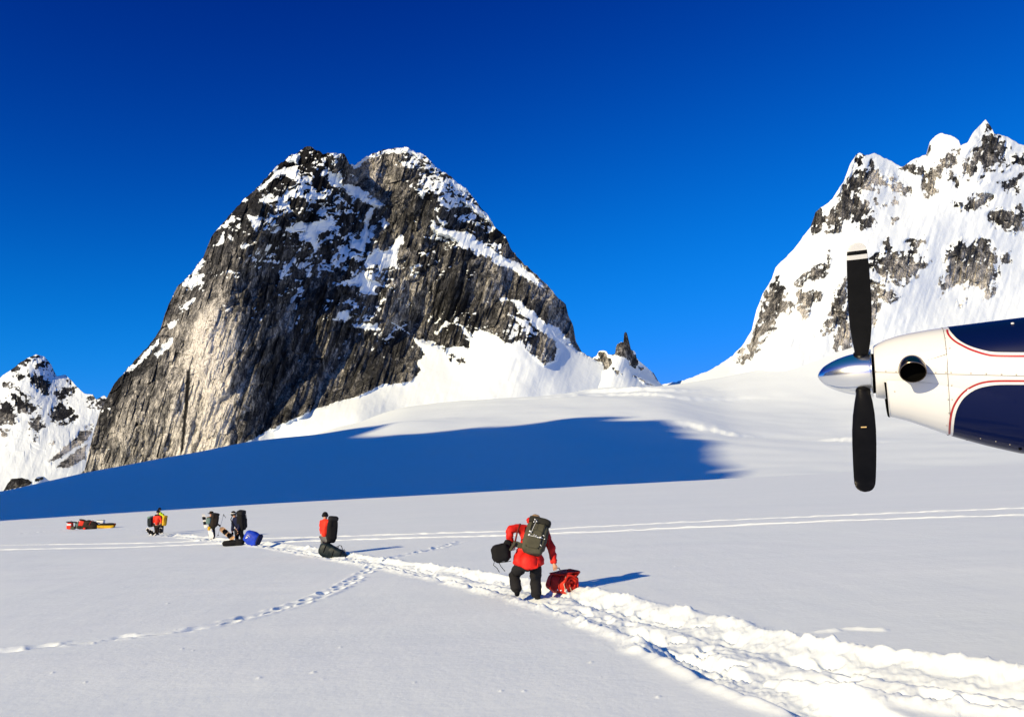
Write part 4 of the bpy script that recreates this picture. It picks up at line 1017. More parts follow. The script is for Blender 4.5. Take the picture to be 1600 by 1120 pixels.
b = MB(); b.soft((-.18, .0, .28), (.62, .42, .50), rotm(0, 24), e=.6, noise=.03, seed=3, nu=32); b.soft((.16, -.02, .20), (.75, .40, .36), rotm(0, 24), e=.6, noise=.04, seed=5, nu=32); b.soft((.42, -.02, .07), (.35, .34, .26), rotm(0, 40), e=.7, noise=.03, seed=6); b.build('bag_body', M['tealdark'], t)
for x_ in (-.22, .10, .36): b = MB(); b.tube([(x_ + math.cos(u) * .0 + math.sin(u) * .08, math.cos(u) * .235, .24 - x_ * .42 + math.sin(u) * .235) for u in (PI * k / 14 * 1.6 - .3 for k in range(15))], .012, 5); b.build('lashing_strap', M['black'], t)
b = MB(); b.tube([(.22, -.05, .38), (.27, -.07, .47), (.36, -.07, .46), (.40, -.05, .33)], .014, 6); b.build('grab_handle', M['black'], t)

# --- person in navy bending over a board
J = dict(pelvis=(373, 828, 0), chest=(370, 813, -.02), neck=(367, 807, -.03), head=(365, 802.5, -.03), face=(-1, .1, -.3), shL=(365, 812, .12), elL=(363.5, 822, .10), haL=(363, 832, .06), shR=(372, 812, -.14), elR=(374, 821, -.2), haR=(371, 831, -.22),
         hipL=(371, 830, .08), knL=(370, 840, .1), anL=(370, 849, .05), hipR=(376, 830, -.08), knR=(379, 840, -.02), anR=(379, 849.5, -.05))
p3, b3, P3 = person(374, 851, J, ('navy', 'black', 'black'), 'person in a navy jacket and white-banded hat stooping over a tan board', G1, sc=1.02)
Y3 = b3.y
hp = P3('head'); b = MB(); b.tube([hp + Vector((math.cos(u) * .125, math.sin(u) * .125, .02)) for u in (2 * PI * k / 20 for k in range(21))], .02, 6); b.build('head_band', M['white'], p3)
backpack(b3, Y3, (377.5, 813.5, -.10), (.40, .36, .92), rotm(0, -14, 75), 'black', 'char', 'tall black backpack on the person in the navy jacket', seed=11)
t = empty('duffel_bag', hit(394, 852.5), math.radians(-8)); tag(t, 'bright blue stuffed duffel standing on the trail behind the person in navy', 'bag')
b = MB(); b.soft((0, 0, .32), (.74, .50, .62), rotm(0, 22), e=.68, noise=.05, seed=21, nu=32, nv=20); b.build('bag_body', M['blue'], t)
b = MB(); b.soft((.32, -.02, .26), (.14, .44, .50), rotm(0, 22), e=.6, noise=.04, seed=22); b.build('end_panel', M['navy'], t)
b = MB(); b.tube([(-.2, -.22, .42), (-.1, -.28, .46), (.02, -.27, .38)], .012, 5); b.soft((-.16, -.25, .36), (.12, .03, .05), rotm(0, -30), e=.5); b.build('white_tag', M['white'], t)
t = empty('duffel_bag', hit(364, 852.5), math.radians(4)); tag(t, 'low black duffel lying flat on the snow in front of the person in navy', 'bag')
b = MB(); b.soft((-.1, 0, .13), (.75, .42, .27), rotm(0, -6), e=.65, noise=.07, seed=23, nu=32); b.soft((.30, -.02, .15), (.42, .36, .30), rotm(0, 14), e=.65, noise=.08, seed=24); b.build('bag_body', M['black'], t)
b = MB(); b.tube([(-.2, -.16, .22), (-.1, -.24, .27), (.04, -.2, .24)], .012, 5); b.build('grab_handle', M['char'], t)
def board(a, b_, w, mat, base, label, cat='snowboard', bind=True, name='snowboard', tipmat=None, group=None, face=Vector((0, -1, .35))):
    """a board from world point a to b_"""
    d = b_ - a; Ln = d.length; ax = d.normalized(); nz_ = (face - ax * face.dot(ax)).normalized(); sx = ax.cross(nz_)
    root = empty(name, a); tag(root, label, cat, group)
    m = MB(); rings = []; n = 26
    for i in range(n + 1):
        t = i / n; q = min(t, 1 - t) * Ln; ww = w / 2 * math.sqrt(max(0.02, 1 - max(0, 1 - q / (w * .55)) ** 2)) * (1 - .10 * math.sin(PI * t)); up_ = .09 * max(0, 1 - q / .22) ** 2
        p = ax * (t * Ln) + nz_ * up_
        rings.append([p + sx * ww - nz_ * .004, p + sx * ww + nz_ * .004, p - sx * ww + nz_ * .004, p - sx * ww - nz_ * .004])
        if tipmat and i in (0,): pass
    m.loft(rings); o = m.build('deck', M[mat], root, smooth=False)
    if bind:
        for t in (.33, .66):
            c = ax * (t * Ln)
            q = Matrix((sx, ax, nz_)).transposed()
            m = MB(); m.box(c + nz_ * .02, (w * .95, .13, .035), q); m.soft(c + nz_ * .11 + ax * .05, (w * .7, .04, .18), q, e=.4); m.tube([c + sx * w * .4 + nz_ * .03, c + sx * w * .3 + nz_ * .12 - ax * .05, c - sx * w * .3 + nz_ * .12 - ax * .05, c - sx * w * .4 + nz_ * .03], .012, 5)
            m.build('binding', M['char'], root)
    return root
board(at(366, 843, Y3 - .25), at(345, 825, Y3 - .05), .25, 'wood', b3, 'tan-topped snowboard tilted over the low black duffel')

# --- person with the brimmed hat, brown pack and pole
J = dict(pelvis=(331, 823, 0), chest=(329.5, 811.5, .05), neck=(329.5, 806, .08), head=(330, 802.5, .1), shL=(325, 810, .1), elL=(322, 815, .08), haL=(321, 819, .02), shR=(334, 810, .05), elR=(338, 817, .0), haR=(342.5, 820.5, -.05),
         hipL=(329, 825, .0), knL=(328, 833, .05), anL=(329, 840, 0), hipR=(333, 825, 0), knR=(334, 833, .1), anR=(334, 840, .05))
p4, b4, P4 = person(331, 841.5, J, ('char', 'black', 'brown'), 'person in dark clothes and a brimmed hat planting a ski pole', G1, hat='brim', sc=1.0)
Y4 = b4.y
backpack(b4, Y4, (335.5, 812.5, -.22), (.42, .34, .78), rotm(-6, 8, 24), 'brown', 'char', 'brown backpack on the person in the brimmed hat', seed=14)
t = empty('rolled_mat', at(326, 817.5, Y4 - .30)); tag(t, 'grey-teal bundle hanging at the left side of the person in the brimmed hat', 'mat roll')
b = MB(); b.soft((0, 0, .15), (.30, .26, .40), rotm(0, 6), e=.75, noise=.04, seed=31); b.build('bundle', M['teal'], t)
b = MB(); b.tube([(-.1, -.1, .32), (.0, -.15, .36), (.14, -.1, .34)], .02, 6); b.build('lashing_strap', M['tan'], t)
board(at(322, 825, Y4 - .1), at(317.5, 802, Y4 + .05), .20, 'white', b4, 'pale snowboard held upright left of the person in the brimmed hat')
board(at(331, 842, Y4 - .35), at(328, 826, Y4 - .15), .28, 'white', b4, 'white snowboard trailing at the feet of the person in the brimmed hat', bind=False)
t = empty('stuff_sack', at(326.5, 827, Y4 - .4)); tag(t, 'small yellow sack above the white snowboard', 'bag')
b = MB(); b.soft((0, 0, .06), (.16, .12, .22), rotm(0, 12), e=.7, noise=.05, seed=35); b.build('sack', M['yellow'], t)
b = MB(); b.tube([(-.05, 0, .16), (0, 0, .21), (.05, 0, .16)], .01, 5); b.build('drawcord', M['black'], t)
pa, pb = at(349.5, 803.5, Y4 - .05), at(340, 838, Y4 - .1)
t = empty('ski_pole', pb); tag(t, 'thin dark ski pole held out to the right by the person in the brimmed hat', 'ski pole')
v = pa - pb; b = MB(); b.tube([(0, 0, 0), tuple(v)], .009, 6); b.build('shaft', M['metal'], t)
b = MB(); b.tube([tuple(v * .93), tuple(v * 1.02)], .018, 8); b.build('grip', M['rubber'], t)
b = MB(); b.tube([tuple(v * 1.0), tuple(v + Vector((.06, 0, -.06))), tuple(v + Vector((.14, 0, -.2))), tuple(v * .97)], .008, 5); b.build('wrist_loop', M['rubber'], t)
b = MB(); b.tube([tuple(v * .06), tuple(v * .08)], .05, 10); b.build('basket', M['rubber'], t)

# --- the pair close together
J = dict(pelvis=(245.5, 820, .0), chest=(246, 808.5, .05), neck=(246.5, 803.5, .06), head=(247, 799.5, .08), shL=(241.5, 807, .12), elL=(240, 813, .1), haL=(240, 818, .05), shR=(250.5, 807, 0), elR=(252, 813, -.05), haR=(251.5, 818.5, -.1),
         hipL=(243, 822, .0), knL=(243.5, 828, .05), anL=(243, 833, 0), hipR=(247, 822, 0), knR=(246.5, 828, .1), anR=(246.5, 833.5, .05))
p5, b5, P5 = person(245, 835, J, ('red2', 'brown', 'black'), 'front person of the close pair, red jacket with a black yoke and black beanie', G1)
Y5 = b5.y
T = [P5('chest') + Vector((0, -.02, .03)), P5('shL') + Vector((-.02, 0, .02)), P5('shR') + Vector((.02, 0, .02)), P5('neck')]
skin('jacket_yoke', [(T[0].x, T[0].y, T[0].z, .185), (T[1].x, T[1].y, T[1].z, .115), (T[2].x, T[2].y, T[2].z, .115), (T[3].x, T[3].y, T[3].z, .10)], [(0, 1), (0, 2), (0, 3)], M['black'], p5)
backpack(b5, Y5, (235.5, 815, .10), (.36, .32, .72), rotm(0, -8, -35), 'tealdark', 'teal', 'dark teal backpack at the left side of the front person of the close pair', seed=41)
J = dict(pelvis=(251.5, 816.5, 0), chest=(250.5, 804.5, 0), neck=(249.7, 799.5, 0), head=(249.3, 795.5, 0), shL=(246, 804, .05), elL=(245, 810, .1), haL=(245.5, 815, .1), shR=(255, 805, -.1), elR=(256.5, 811, -.15), haR=(255, 816.5, -.2),
         hipL=(250, 819, .0), knL=(250, 826, .05), anL=(250, 831.5, 0), hipR=(253.5, 819, 0), knR=(253.5, 826, .1), anR=(253.5, 831.5, .05))
p6, b6, P6 = person(252, 833, J, ('lime', 'char', 'black'), 'rear person of the close pair in a lime green jacket and black beanie', G1)
backpack(b6, b6.y, (257.2, 813.5, -.18), (.30, .30, .72), rotm(0, 4, 40), 'yellow', 'yellow', 'yellow backpack on the person in the lime green jacket', seed=43)
Y6 = b6.y
board(at(237.5, 836, Y5 - .3), at(230, 826, Y5 + .3), .24, 'white', b5, 'leftmost white board lying in the snow beside the close pair', group='white boards by the close pair')
board(at(243, 837, Y5 - .5), at(234.5, 829, Y5 + .1), .24, 'white', b5, 'white board lying directly in front of the boots of the close pair', group='white boards by the close pair')
board(at(253.5, 834.5, Y5 - .4), at(251, 825, Y5 - .2), .22, 'white', b5, 'white board standing at the right of the boots of the close pair', group='white boards by the close pair')

# --- the heap of gear at the left
def sit(px, py, dz=0): v = hit(px, py); return Vector((v.x, v.y, v.z + dz))
gb = sit(130, 827); gy = gb.y
def gp(px, py, dy=0.0): return at(px, py, gy + dy)
GG = 'gear heaped on the snow'
def item(name, label, cat, px, py, dy=0.0): 
    t = empty(name, gp(px, py, dy)); tag(t, label, cat, GG); return t
t = item('stuff_sack', 'bright red sack at the left end of the gear heap', 'bag', 109, 826.5, -.1)
b = MB(); b.soft((0, 0, .30), (.50, .45, .62), rotm(0, 3), e=.4, noise=.04, seed=51); b.build('sack', M['red2'], t)
b = MB(); b.soft((.0, -.2, .42), (.42, .08, .16), None, e=.4); b.build('label_patch', M['white'], t)
t = item('ski_bag', 'flat black ski bag laid across the top of the red sack', 'bag', 112, 817.5, 0)
b = MB(); b.soft((0, .0, .12), (1.0, .25, .12), rotm(0, 2), e=.5, noise=.04, seed=52); b.build('bag_body', M['black'], t)
b = MB(); b.tube([(-.1, -.08, .18), (0, -.1, .26), (.1, -.08, .18)], .015, 5); b.build('grab_handle', M['char'], t)
t = item('stuff_sack', 'small olive sack low in front of the gear heap', 'bag', 114, 827, -.35)
b = MB(); b.soft((0, 0, .15), (.45, .32, .30), None, e=.6, noise=.06, seed=53); b.build('sack', M['olive'], t)
b = MB(); b.tube([(-.05, 0, .28), (0, 0, .36), (.05, 0, .28)], .012, 5); b.build('drawcord', M['black'], t)
t = item('jerry_can', 'pale jerry can standing near the left end of the gear heap', 'can', 120, 825.5, .1)
b = MB(); b.box((0, 0, .33), (.32, .22, .62)); b.build('can_body', M['teal'], t)
b = MB(); b.tube([(-.1, 0, .63), (-.08, 0, .70), (.06, 0, .70), (.08, 0, .63)], .02, 6); b.build('handle', M['white'], t)
b = MB(); b.tube([(.11, 0, .62), (.12, 0, .69)], .04, 8); b.build('cap', M['red2'], t)
t = item('duffel_bag', 'red and black duffel in the middle of the gear heap', 'bag', 128, 826.5, .0)
b = MB(); b.soft((0, 0, .50), (.60, .5, .72), rotm(0, 16), e=.62, noise=.07, seed=54); b.build('bag_body', M['red2'], t)
b = MB(); b.soft((.02, -.08, .85), (.55, .4, .16), rotm(0, 10), e=.6, noise=.05, seed=55); b.build('dark_top', M['brown'], t); b = MB(); b.soft((-.12, -.12, .18), (.55, .36, .34), None, e=.6, noise=.06, seed=56); b.build('dark_end', M['brown'], t)
t = item('duffel_bag', 'largest dark brown duffel at the right of the gear heap', 'bag', 141, 827, -.15)
b = MB(); b.soft((0, 0, .42), (1.35, .7, .82), rotm(0, 14), e=.72, noise=.05, seed=57, nu=36, nv=20); b.soft((-.45, -.1, .22), (.6, .5, .4), None, e=.7, noise=.06, seed=58); b.build('bag_body', M['brown'], t)
b = MB(); b.tube([(math.sin(u) * .12 + .05, math.cos(u) * .38, .42 + math.sin(u) * .43) for u in (PI * k / 14 for k in range(15))], .02, 5); b.build('lashing_strap', M['red2'], t)
b = MB(); b.tube([(-.2, -.36, .5), (0, -.42, .62), (.25, -.36, .46)], .02, 5); b.build('grab_handle', M['black'], t)
t = item('stuff_sack', 'tiny red sack tucked under the large brown duffel', 'bag', 132, 827.2, -.6)
b = MB(); b.soft((0, 0, .1), (.24, .2, .2), None, e=.7, noise=.05, seed=59); b.build('sack', M['red2'], t)
b = MB(); b.tube([(-.03, 0, .18), (0, 0, .24), (.03, 0, .18)], .01, 5); b.build('drawcord', M['black'], t)
t = item('cargo_sled', 'yellow plastic cargo sled at the right end of the gear heap', 'sled', 164.5, 825.5, 0)
b = MB(); rings = []
for i in range(13):
    x_ = -.85 + 1.7 * i / 12; e_ = .12 * max(0, abs(x_) - .6) / .25; w_ = .30 - .06 * max(0, abs(x_) - .65) / .2
    rings.append([(x_, -w_, .30 + e_ * .3), (x_, -w_ * .8, .04 + e_), (x_, w_ * .8, .04 + e_), (x_, w_, .30 + e_ * .3), (x_, w_ - .02, .30 + e_ * .3), (x_, w_ * .76, .07 + e_), (x_, -w_ * .76, .07 + e_), (x_, -w_ + .02, .30 + e_ * .3)])
b.loft(rings); b.build('hull', M['yellow'], t, smooth=False)
b = MB(); b.tube([(-.85, -.2, .3), (-1.0, 0, .3), (-.85, .2, .3)], .015, 5); b.build('tow_rope', M['black'], t)
t = item('ski_bag', 'long black ski bag lying on the yellow sled', 'bag', 166, 820.5, 0)
b = MB(); b.soft((.1, 0, .10), (1.45, .34, .24), rotm(0, -2), e=.5, noise=.04, seed=61); b.soft((-.75, 0, .06), (.6, .3, .14), rotm(0, 4), e=.5, noise=.04, seed=64); b.build('bag_body', M['black'], t)
b = MB(); b.soft((.84, 0, .12), (.10, .24, .17), None, e=.6); b.build('red_end_cap', M['darkred'], t)
t = item('box', 'pale grey box behind the yellow sled', 'box', 157.5, 818.5, .5)
b = MB(); b.box((0, 0, .2), (.64, .4, .30)); b.build('box_body', M['white'], t)
b = MB(); b.box((0, 0, .36), (.67, .43, .05)); b.build('lid', M['teal'], t)

# ------------------------------------------------------------------ the aeroplane
ALF = math.radians(21.7)
HUB = at(1352, 584, 8.87)
gzp = gz(HUB.x, HUB.y)
ZH = HUB.z - gzp
ca, sa_ = math.cos(ALF), math.sin(ALF)
plane = empty('ski_plane', (HUB.x, HUB.y, gzp), -ALF)
tag(plane, 'white and navy single-engine ski plane with a red pinstripe and chrome propeller spinner', 'aeroplane')
def sz(px, py, yl=0.0):
    """photo pixel to station and height in the fore-aft plane at sideways offset yl"""
    a, bb = ray(px, py); a = float(a); bb = float(bb)
    s_ = (a * (HUB.y + yl * ca) - HUB.x - yl * sa_) / (ca + a * sa_)
    Y = HUB.y - s_ * sa_ + yl * ca
    return s_, CZ + bb * Y - gzp
def proj(p):
    """local point to photo pixel"""
    x = HUB.x + p[0] * ca + p[1] * sa_; y = HUB.y - p[0] * sa_ + p[1] * ca; z = gzp + p[2] - CZ
    yc = y * cP + z * sP; zc = -y * sP + z * cP
    return 800 + FPX * x / yc, 560 - FPX * zc / yc
M_WHITE = simple('cream_white_paint', (0.70, 0.71, 0.72), 0.28, coat=0.6, bump=0.0006, bscale=3.0)
M_NAVY = simple('navy_paint', (0.001, 0.005, 0.045), 0.25, coat=0.12, bump=0.0006, bscale=3.0, spec=0.1)
M_REDP = simple('red_pinstripe_paint', (0.42, 0.015, 0.015), 0.25, coat=0.8)
M_CHROME = simple('polished_spinner', (0.90, 0.90, 0.90), 0.19, 1.0, bump=0.0008, bscale=9.0)
M_BLADE = simple('black_blade_paint', (0.0035, 0.0035, 0.004), 0.36, bump=0.001, bscale=40, spec=0.16, var=0.35)
M_BWHITE = simple('blade_tip_white', (0.66, 0.67, 0.68), 0.45)
M_MARK = simple('blade_mark_tan', (0.60, 0.42, 0.18), 0.5)
M_SEAM = simple('panel_gap', (0.10, 0.085, 0.075), 0.7)
M_RIVET = simple('rivet_heads', (0.42, 0.38, 0.35), 0.45, 0.3)
M_PIPE = simple('burnt_exhaust_steel', (0.20, 0.155, 0.12), 0.22, 1.0, bump=0.002, bscale=20, var=.3)
M_SOOT_SHADE = simple('soot_and_shade_black', (0.003, 0.003, 0.003), 0.9, spec=0.0)  # soot inside the exhaust; elsewhere black painted for the shade in openings
M_GLASS = simple('dark_window_glass', (0.01, 0.012, 0.015), 0.05, coat=1.0)
# engine cowling stations: station, top, bottom, half width, squareness
CT = []
for px_, t_, b_, w_, e_ in ((1365, 541, 621.5, .252, 2.0), (1372, 536.5, 622.5, .272, 2.0), (1384, 531, 623.5, .292, 2.02), (1400, 526, 627, .318, 2.05), (1420, 521.5, 632, .345, 2.08), (1450, 516.3, 645, .382, 2.12), (1481, 512, 662, .412, 2.18), (1540, 505, 688, .46, 2.25), (1600, 498, 708, .51, 2.3)):
    s_, zt_ = sz(px_, t_); _, zb_ = sz(px_, b_); CT.append((s_, zt_, zb_, w_, e_))
s6 = CT[-1][0]
for ds, zt_, zb_, w_, e_ in ((.5, .60, -.80, .56, 2.4), (1.0, .66, -.88, .60, 2.5), (1.5, .72, -.95, .64, 2.7), (2.0, 1.12, -.98, .68, 3.0), (2.5, 1.42, -1.0, .72, 3.2), (4.5, 1.45, -1.0, .76, 3.4), (6.0, 1.30, -.85, .70, 3.2), (8.5, .95, -.30, .42, 2.6), (10.5, .75, .15, .14, 2.2)):
    CT.append((s6 + ds, ZH + zt_, ZH + zb_, w_, e_))
CT = np.array(CT)
def sect(s_):
    return [float(np.interp(s_, CT[:, 0], CT[:, k])) for k in (1, 2, 3, 4)]
AXZ = ZH
def surf(s_, ph, off=0.0):
    """point on the cowling: ph = 0 at the camera side, 90 degrees at the top"""
    zt_, zb_, w_, e_ = sect(s_)
    c, s = math.cos(ph), math.sin(ph)
    h = (zt_ - AXZ) if s >= 0 else (AXZ - zb_)
    # the chin below the air intake
    k = (abs(c) ** e_ + abs(s) ** e_) ** (-1.0 / e_)
    return Vector((s_, -(w_ + off) * c * k, AXZ + (h + off) * s * k))
NPH = 96
phs = [2 * PI * k / NPH for k in range(NPH)]
stn = [CT[0, 0]] + list(np.linspace(CT[0, 0] + .01, CT[6, 0], 26)) + list(np.linspace(CT[6, 0], s6, 14))[1:] + list(np.linspace(s6, CT[-1, 0], 40))[1:]
b = MB()
z0_, zb0_, w0_, e0_ = sect(stn[0])
lip = [[Vector((stn[0] + dx, (p.y) * k_, AXZ + (p.z - AXZ) * k_)) for p in (surf(stn[0], ph) for ph in phs)] for dx, k_ in ((.10, .80), (.03, .86), (.0, .93), (-.006, .97))]
b.loft(lip + [[surf(s_, ph) for ph in phs] for s_ in stn])
cowl = b.build('engine_cowling', M_WHITE, plane)
b = MB(); b.loft([[Vector((stn[0] + .09, p.y * k_, AXZ + (p.z - AXZ) * k_)) for p in (surf(stn[0], ph) for ph in phs)] for k_ in (.85, .02)], caps=False); b.build('cowl_opening', M_SOOT_SHADE, cowl)  # black disc closes the cowl mouth, its shade put into the colour
# chin scoop: a second skin under the cowl that starts at the dark intake slot
s_a = sz(1384.5, 610)[0]; s_b = sz(1392, 651)[0]
chin_bot = [(sz(1391, 650)[0], sz(1391, 650)[1]), (sz(1420, 657)[0], sz(1420, 657)[1]), (sz(1450, 667.5)[0], sz(1450, 667.5)[1]), (sz(1480, 678)[0], sz(1480, 678)[1]), (sz(1540, 695)[0], sz(1540, 695)[1]), (sz(1600, 709.5)[0], sz(1600, 709.5)[1])]
def chin_pt(s_, u, off=0.0):
    """u from -1 (camera side) through 0 (bottom) to 1"""
    ph0 = -0.42
    ph = ph0 + (-PI / 2 - ph0) * (1 - abs(u))
    zb_ = float(np.interp(s_, [c[0] for c in chin_bot], [c[1] for c in chin_bot]))
    tf = min(1.0, max(0.0, (s_ - s_a) / (CT[8, 0] - s_a)))
    p = surf(s_, ph, .004 - .012 * tf ** 3)
    drop = (surf(s_, -PI / 2).z - zb_)
    f = (1 - abs(u)) ** 0.85
    f = math.sin(min(1, (1 - abs(u)) * 1.25) * PI / 2) ** 1.2
    q = Vector((p.x, p.y, p.z - drop * f - off))
    q.y = p.y * (1 + .10 * (1 - tf ** 2) * math.sin(PI * min(1, (1 - abs(u)) * 1.4)))
    if u > 0: q.y = -q.y
    return q
us = [-1 + 2 * k / 40 for k in range(41)]
def slot(s_, u): return s_ + (1 - abs(u)) ** .7 * (s_b - s_a) * 1.0
b = MB(); rings = []
ends = list(np.linspace(0, 1, 26))
s_end = CT[8, 0]
for t in ends:
    ring = []
    for u in us:
        st_ = slot(s_a, u); s_ = st_ + (s_end - st_) * t
        ring.append(chin_pt(s_, u))
    rings.append(ring)
b.loft(rings, closed=False, caps=False)
chin = b.build('chin_scoop', M_WHITE, plane)
b = MB(); b.tube([chin_pt(slot(s_a, u), u) + Vector((-.004, 0, 0)) for u in us], .007, 8); b.build('scoop_lip', M_WHITE, chin)
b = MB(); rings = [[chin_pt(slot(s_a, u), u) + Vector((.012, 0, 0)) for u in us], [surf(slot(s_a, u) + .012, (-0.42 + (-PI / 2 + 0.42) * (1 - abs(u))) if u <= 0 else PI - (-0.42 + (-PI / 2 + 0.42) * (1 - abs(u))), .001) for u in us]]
b.loft(rings, closed=False, caps=False); b.tube([chin_pt(slot(s_a, u), u) + Vector((-.012, 0, .006)) for u in us[1:-1]], .011, 8); b.build('air_intake', M_SOOT_SHADE, chin)  # black strip and bead paint the shade inside the intake slot
# outermost surface at a station and angle, used to lay paint and seams on
_ss = np.linspace(CT[0, 0], s6 + .25, 300); _pp = np.linspace(-PI / 2, PI / 2, 361)
def outer(s_, ph, off=0.0015):
    p = surf(s_, ph, off)
    if s_ > s_a and s_ < s_end and ph < -0.42:
        v = 1 - (ph + 0.42) / (-PI / 2 + 0.42)
        q = chin_pt(s_, -v); c = Vector((s_, 0, AXZ)); d = (q - c).normalized()
        r_ = (q - c).length
        if r_ > (p - c).length: p = q + d * (off + .001)
    return p
OUT = np.array([[tuple(outer(s_, ph)) for ph in _pp] for s_ in _ss])
_x = HUB.x + OUT[..., 0] * ca + OUT[..., 1] * sa_; _y = HUB.y - OUT[..., 0] * sa_ + OUT[..., 1] * ca; _z = gzp + OUT[..., 2] - CZ
_yc = _y * cP + _z * sP; _zc = -_y * sP + _z * cP
PXo = 800 + FPX * _x / _yc; PYo = 560 - FPX * _zc / _yc
def onskin(px_, py_):
    d = (PXo - px_) ** 2 + (PYo - py_) ** 2; i, k = np.unravel_index(np.argmin(d), d.shape)
    i0 = min(max(i, 1), len(_ss) - 2); k0 = min(max(k, 1), len(_pp) - 2)
    J_ = np.array([[(PXo[i0 + 1, k0] - PXo[i0 - 1, k0]) / (_ss[i0 + 1] - _ss[i0 - 1]), (PXo[i0, k0 + 1] - PXo[i0, k0 - 1]) / (_pp[k0 + 1] - _pp[k0 - 1])], [(PYo[i0 + 1, k0] - PYo[i0 - 1, k0]) / (_ss[i0 + 1] - _ss[i0 - 1]), (PYo[i0, k0 + 1] - PYo[i0, k0 - 1]) / (_pp[k0 + 1] - _pp[k0 - 1])]])
    if abs(np.linalg.det(J_)) > 500:
        dd = np.linalg.solve(J_, [px_ - PXo[i0, k0], py_ - PYo[i0, k0]])
        if abs(dd[0]) < .02 and abs(dd[1]) < .05: return float(_ss[i0] + dd[0]), float(_pp[k0] + dd[1])
    return float(_ss[i]), float(_pp[k])
def smooth_curve(pts, n=6):
    Q = dens(np.array(pts, float), 100.0) if False else None
    P_ = np.array(pts, float); P_ = np.vstack([2 * P_[0] - P_[1], P_, 2 * P_[-1] - P_[-2]]); out = []
    for i in range(1, len(P_) - 2):
        for k in range(n):
            t = k / n
            out.append(0.5 * (2 * P_[i] + (P_[i + 1] - P_[i - 1]) * t + (2 * P_[i - 1] - 5 * P_[i] + 4 * P_[i + 1] - P_[i + 2]) * t * t + (3 * P_[i] - P_[i - 1] - 3 * P_[i + 1] + P_[i + 2]) * t ** 3))
    out.append(P_[-2]); return np.array(out)
UPB = [(1482, 512.3), (1484.5, 517), (1489.5, 523), (1496, 529.5), (1504, 535), (1514, 540), (1525.6, 544), (1540, 547.8), (1553, 549.8), (1575, 550.3), (1600, 550.4)]
UPR = [(1479.8, 515), (1481, 521), (1486, 528), (1494, 534.5), (1504, 540), (1514, 545), (1525.6, 549.3), (1540, 553.5), (1553, 555.6), (1575, 556.2), (1600, 556.3)]
LOB = [(1489.5, 679), (1490, 668), (1491.5, 655), (1494.5, 642), (1499, 632), (1505, 623), (1512.5, 616), (1521, 610.3), (1531, 606), (1542.6, 603.3), (1555, 601.6), (1570, 601), (1600, 601)]
LOR = [(1483.5, 678), (1484, 665), (1485.5, 651), (1488.8, 638), (1493.5, 628), (1500, 618.6), (1507, 611.5), (1515, 606), (1525, 601), (1536, 597.6), (1549, 595.7), (1565, 595.1), (1600, 595.2)]
def skin_curve(pts, n=5):
    out = [onskin(*p) for p in smooth_curve(pts, n)]
    out = np.array(out); k = np.ones(3) / 3
    for c in (0, 1): out[1:-1, c] = np.convolve(out[:, c], k, 'valid')
    return out
s_far = CT[-3, 0]
def paint(curve, phe, name):
    """a painted panel from its edge curve round to the same curve on the far side"""
    cs = skin_curve(curve, 5); rings = []
    cs = list(map(tuple, cs)) + [(x_, cs[-1][1]) for x_ in np.linspace(cs[-1][0], s_far, 140)[1:]]
    n = 40
    for s_, ph in cs:
        ring = []
        for k in range(n + 1):
            a_ = ph + (phe - ph) * k / n
            ring.append(outer(s_, a_, .002 + .012 * max(0, min(1, (s_ - s6 - .3)))))
        for k in range(n - 1, -1, -1):
            p = ring[k]; ring.append(Vector((p.x, -p.y, p.z)))
        rings.append(ring)
    m = MB(); m.loft(rings, closed=False, caps=False); return m.build(name, M_NAVY, cowl)
o = paint(UPB, PI / 2, 'upper_navy_panel'); o2 = paint(LOB, -PI / 2, 'lower_navy_panel')
def ribbon(cs, w, name, mat, off=.0035, both=True, extend=True):
    """a thin stripe lying on the skin along (station, angle) points"""
    if extend: cs = list(map(tuple, cs)) + [(x_, cs[-1][1]) for x_ in np.linspace(cs[-1][0], s_far, 140)[1:]]
    P_ = [outer(s_, ph, off) for s_, ph in cs]; m = MB()
    for sg in ((1, -1) if both else (1,)):
        L_, R_ = [], []
        for i, p in enumerate(P_):
            d = (P_[min(i + 1, len(P_) - 1)] - P_[max(i - 1, 0)]).normalized()
            c = Vector((p.x, 0, AXZ)); nn = (p - c).normalized(); sd_ = d.cross(nn).normalized() * w / 2
            a_, b_ = p + sd_, p - sd_
            if sg < 0: a_.y *= -1; b_.y *= -1
            L_.append(a_); R_.append(b_)
        m.loft([L_, R_], closed=False, caps=False)
    return m.build(name, mat, cowl)
ribbon(skin_curve(UPR), .019, 'red_pinstripe', M_REDP); ribbon(skin_curve(LOR), .019, 'red_pinstripe', M_REDP)
s_seam = onskin(1480.5, 580)[0]
ribbon([(s_seam + .004 * (a_ > 0), a_) for a_ in np.linspace(-PI / 2 + .02, PI / 2 - .02, 70)], .004, 'panel_seam', M_SEAM, .0045, extend=False)
ribbon(skin_curve([(1366, 581.5), (1400, 582), (1440, 583), (1480, 584.5), (1540, 586), (1600, 587.5)], 6), .0035, 'panel_seam', M_SEAM, .004)
ribbon(skin_curve([(1446, 563.5), (1463, 558.5), (1480, 553)], 5), .005, 'panel_seam', M_SEAM, .004, both=False, extend=False)
for px_, py_ in ((1368, 580), (1384, 580), (1400, 581), (1462, 582), (1478, 582), (1486, 582), (1517, 583), (1541, 584), (1565, 585), (1588, 585.5), (1477, 528.5), (1478, 545), (1484, 544), (1476, 517), (1481, 602), (1487, 602), (1481.5, 624), (1487.5, 624), (1482.5, 645), (1479, 664), (1398, 611.5), (1510, 690)):
    s_, ph = onskin(px_, py_); p = outer(s_, ph, .002); rv = MB(); rv.soft(p, (.013, .006, .013), None, e=.9, nu=10, nv=6); rv.build('rivet', M_RIVET, cowl)
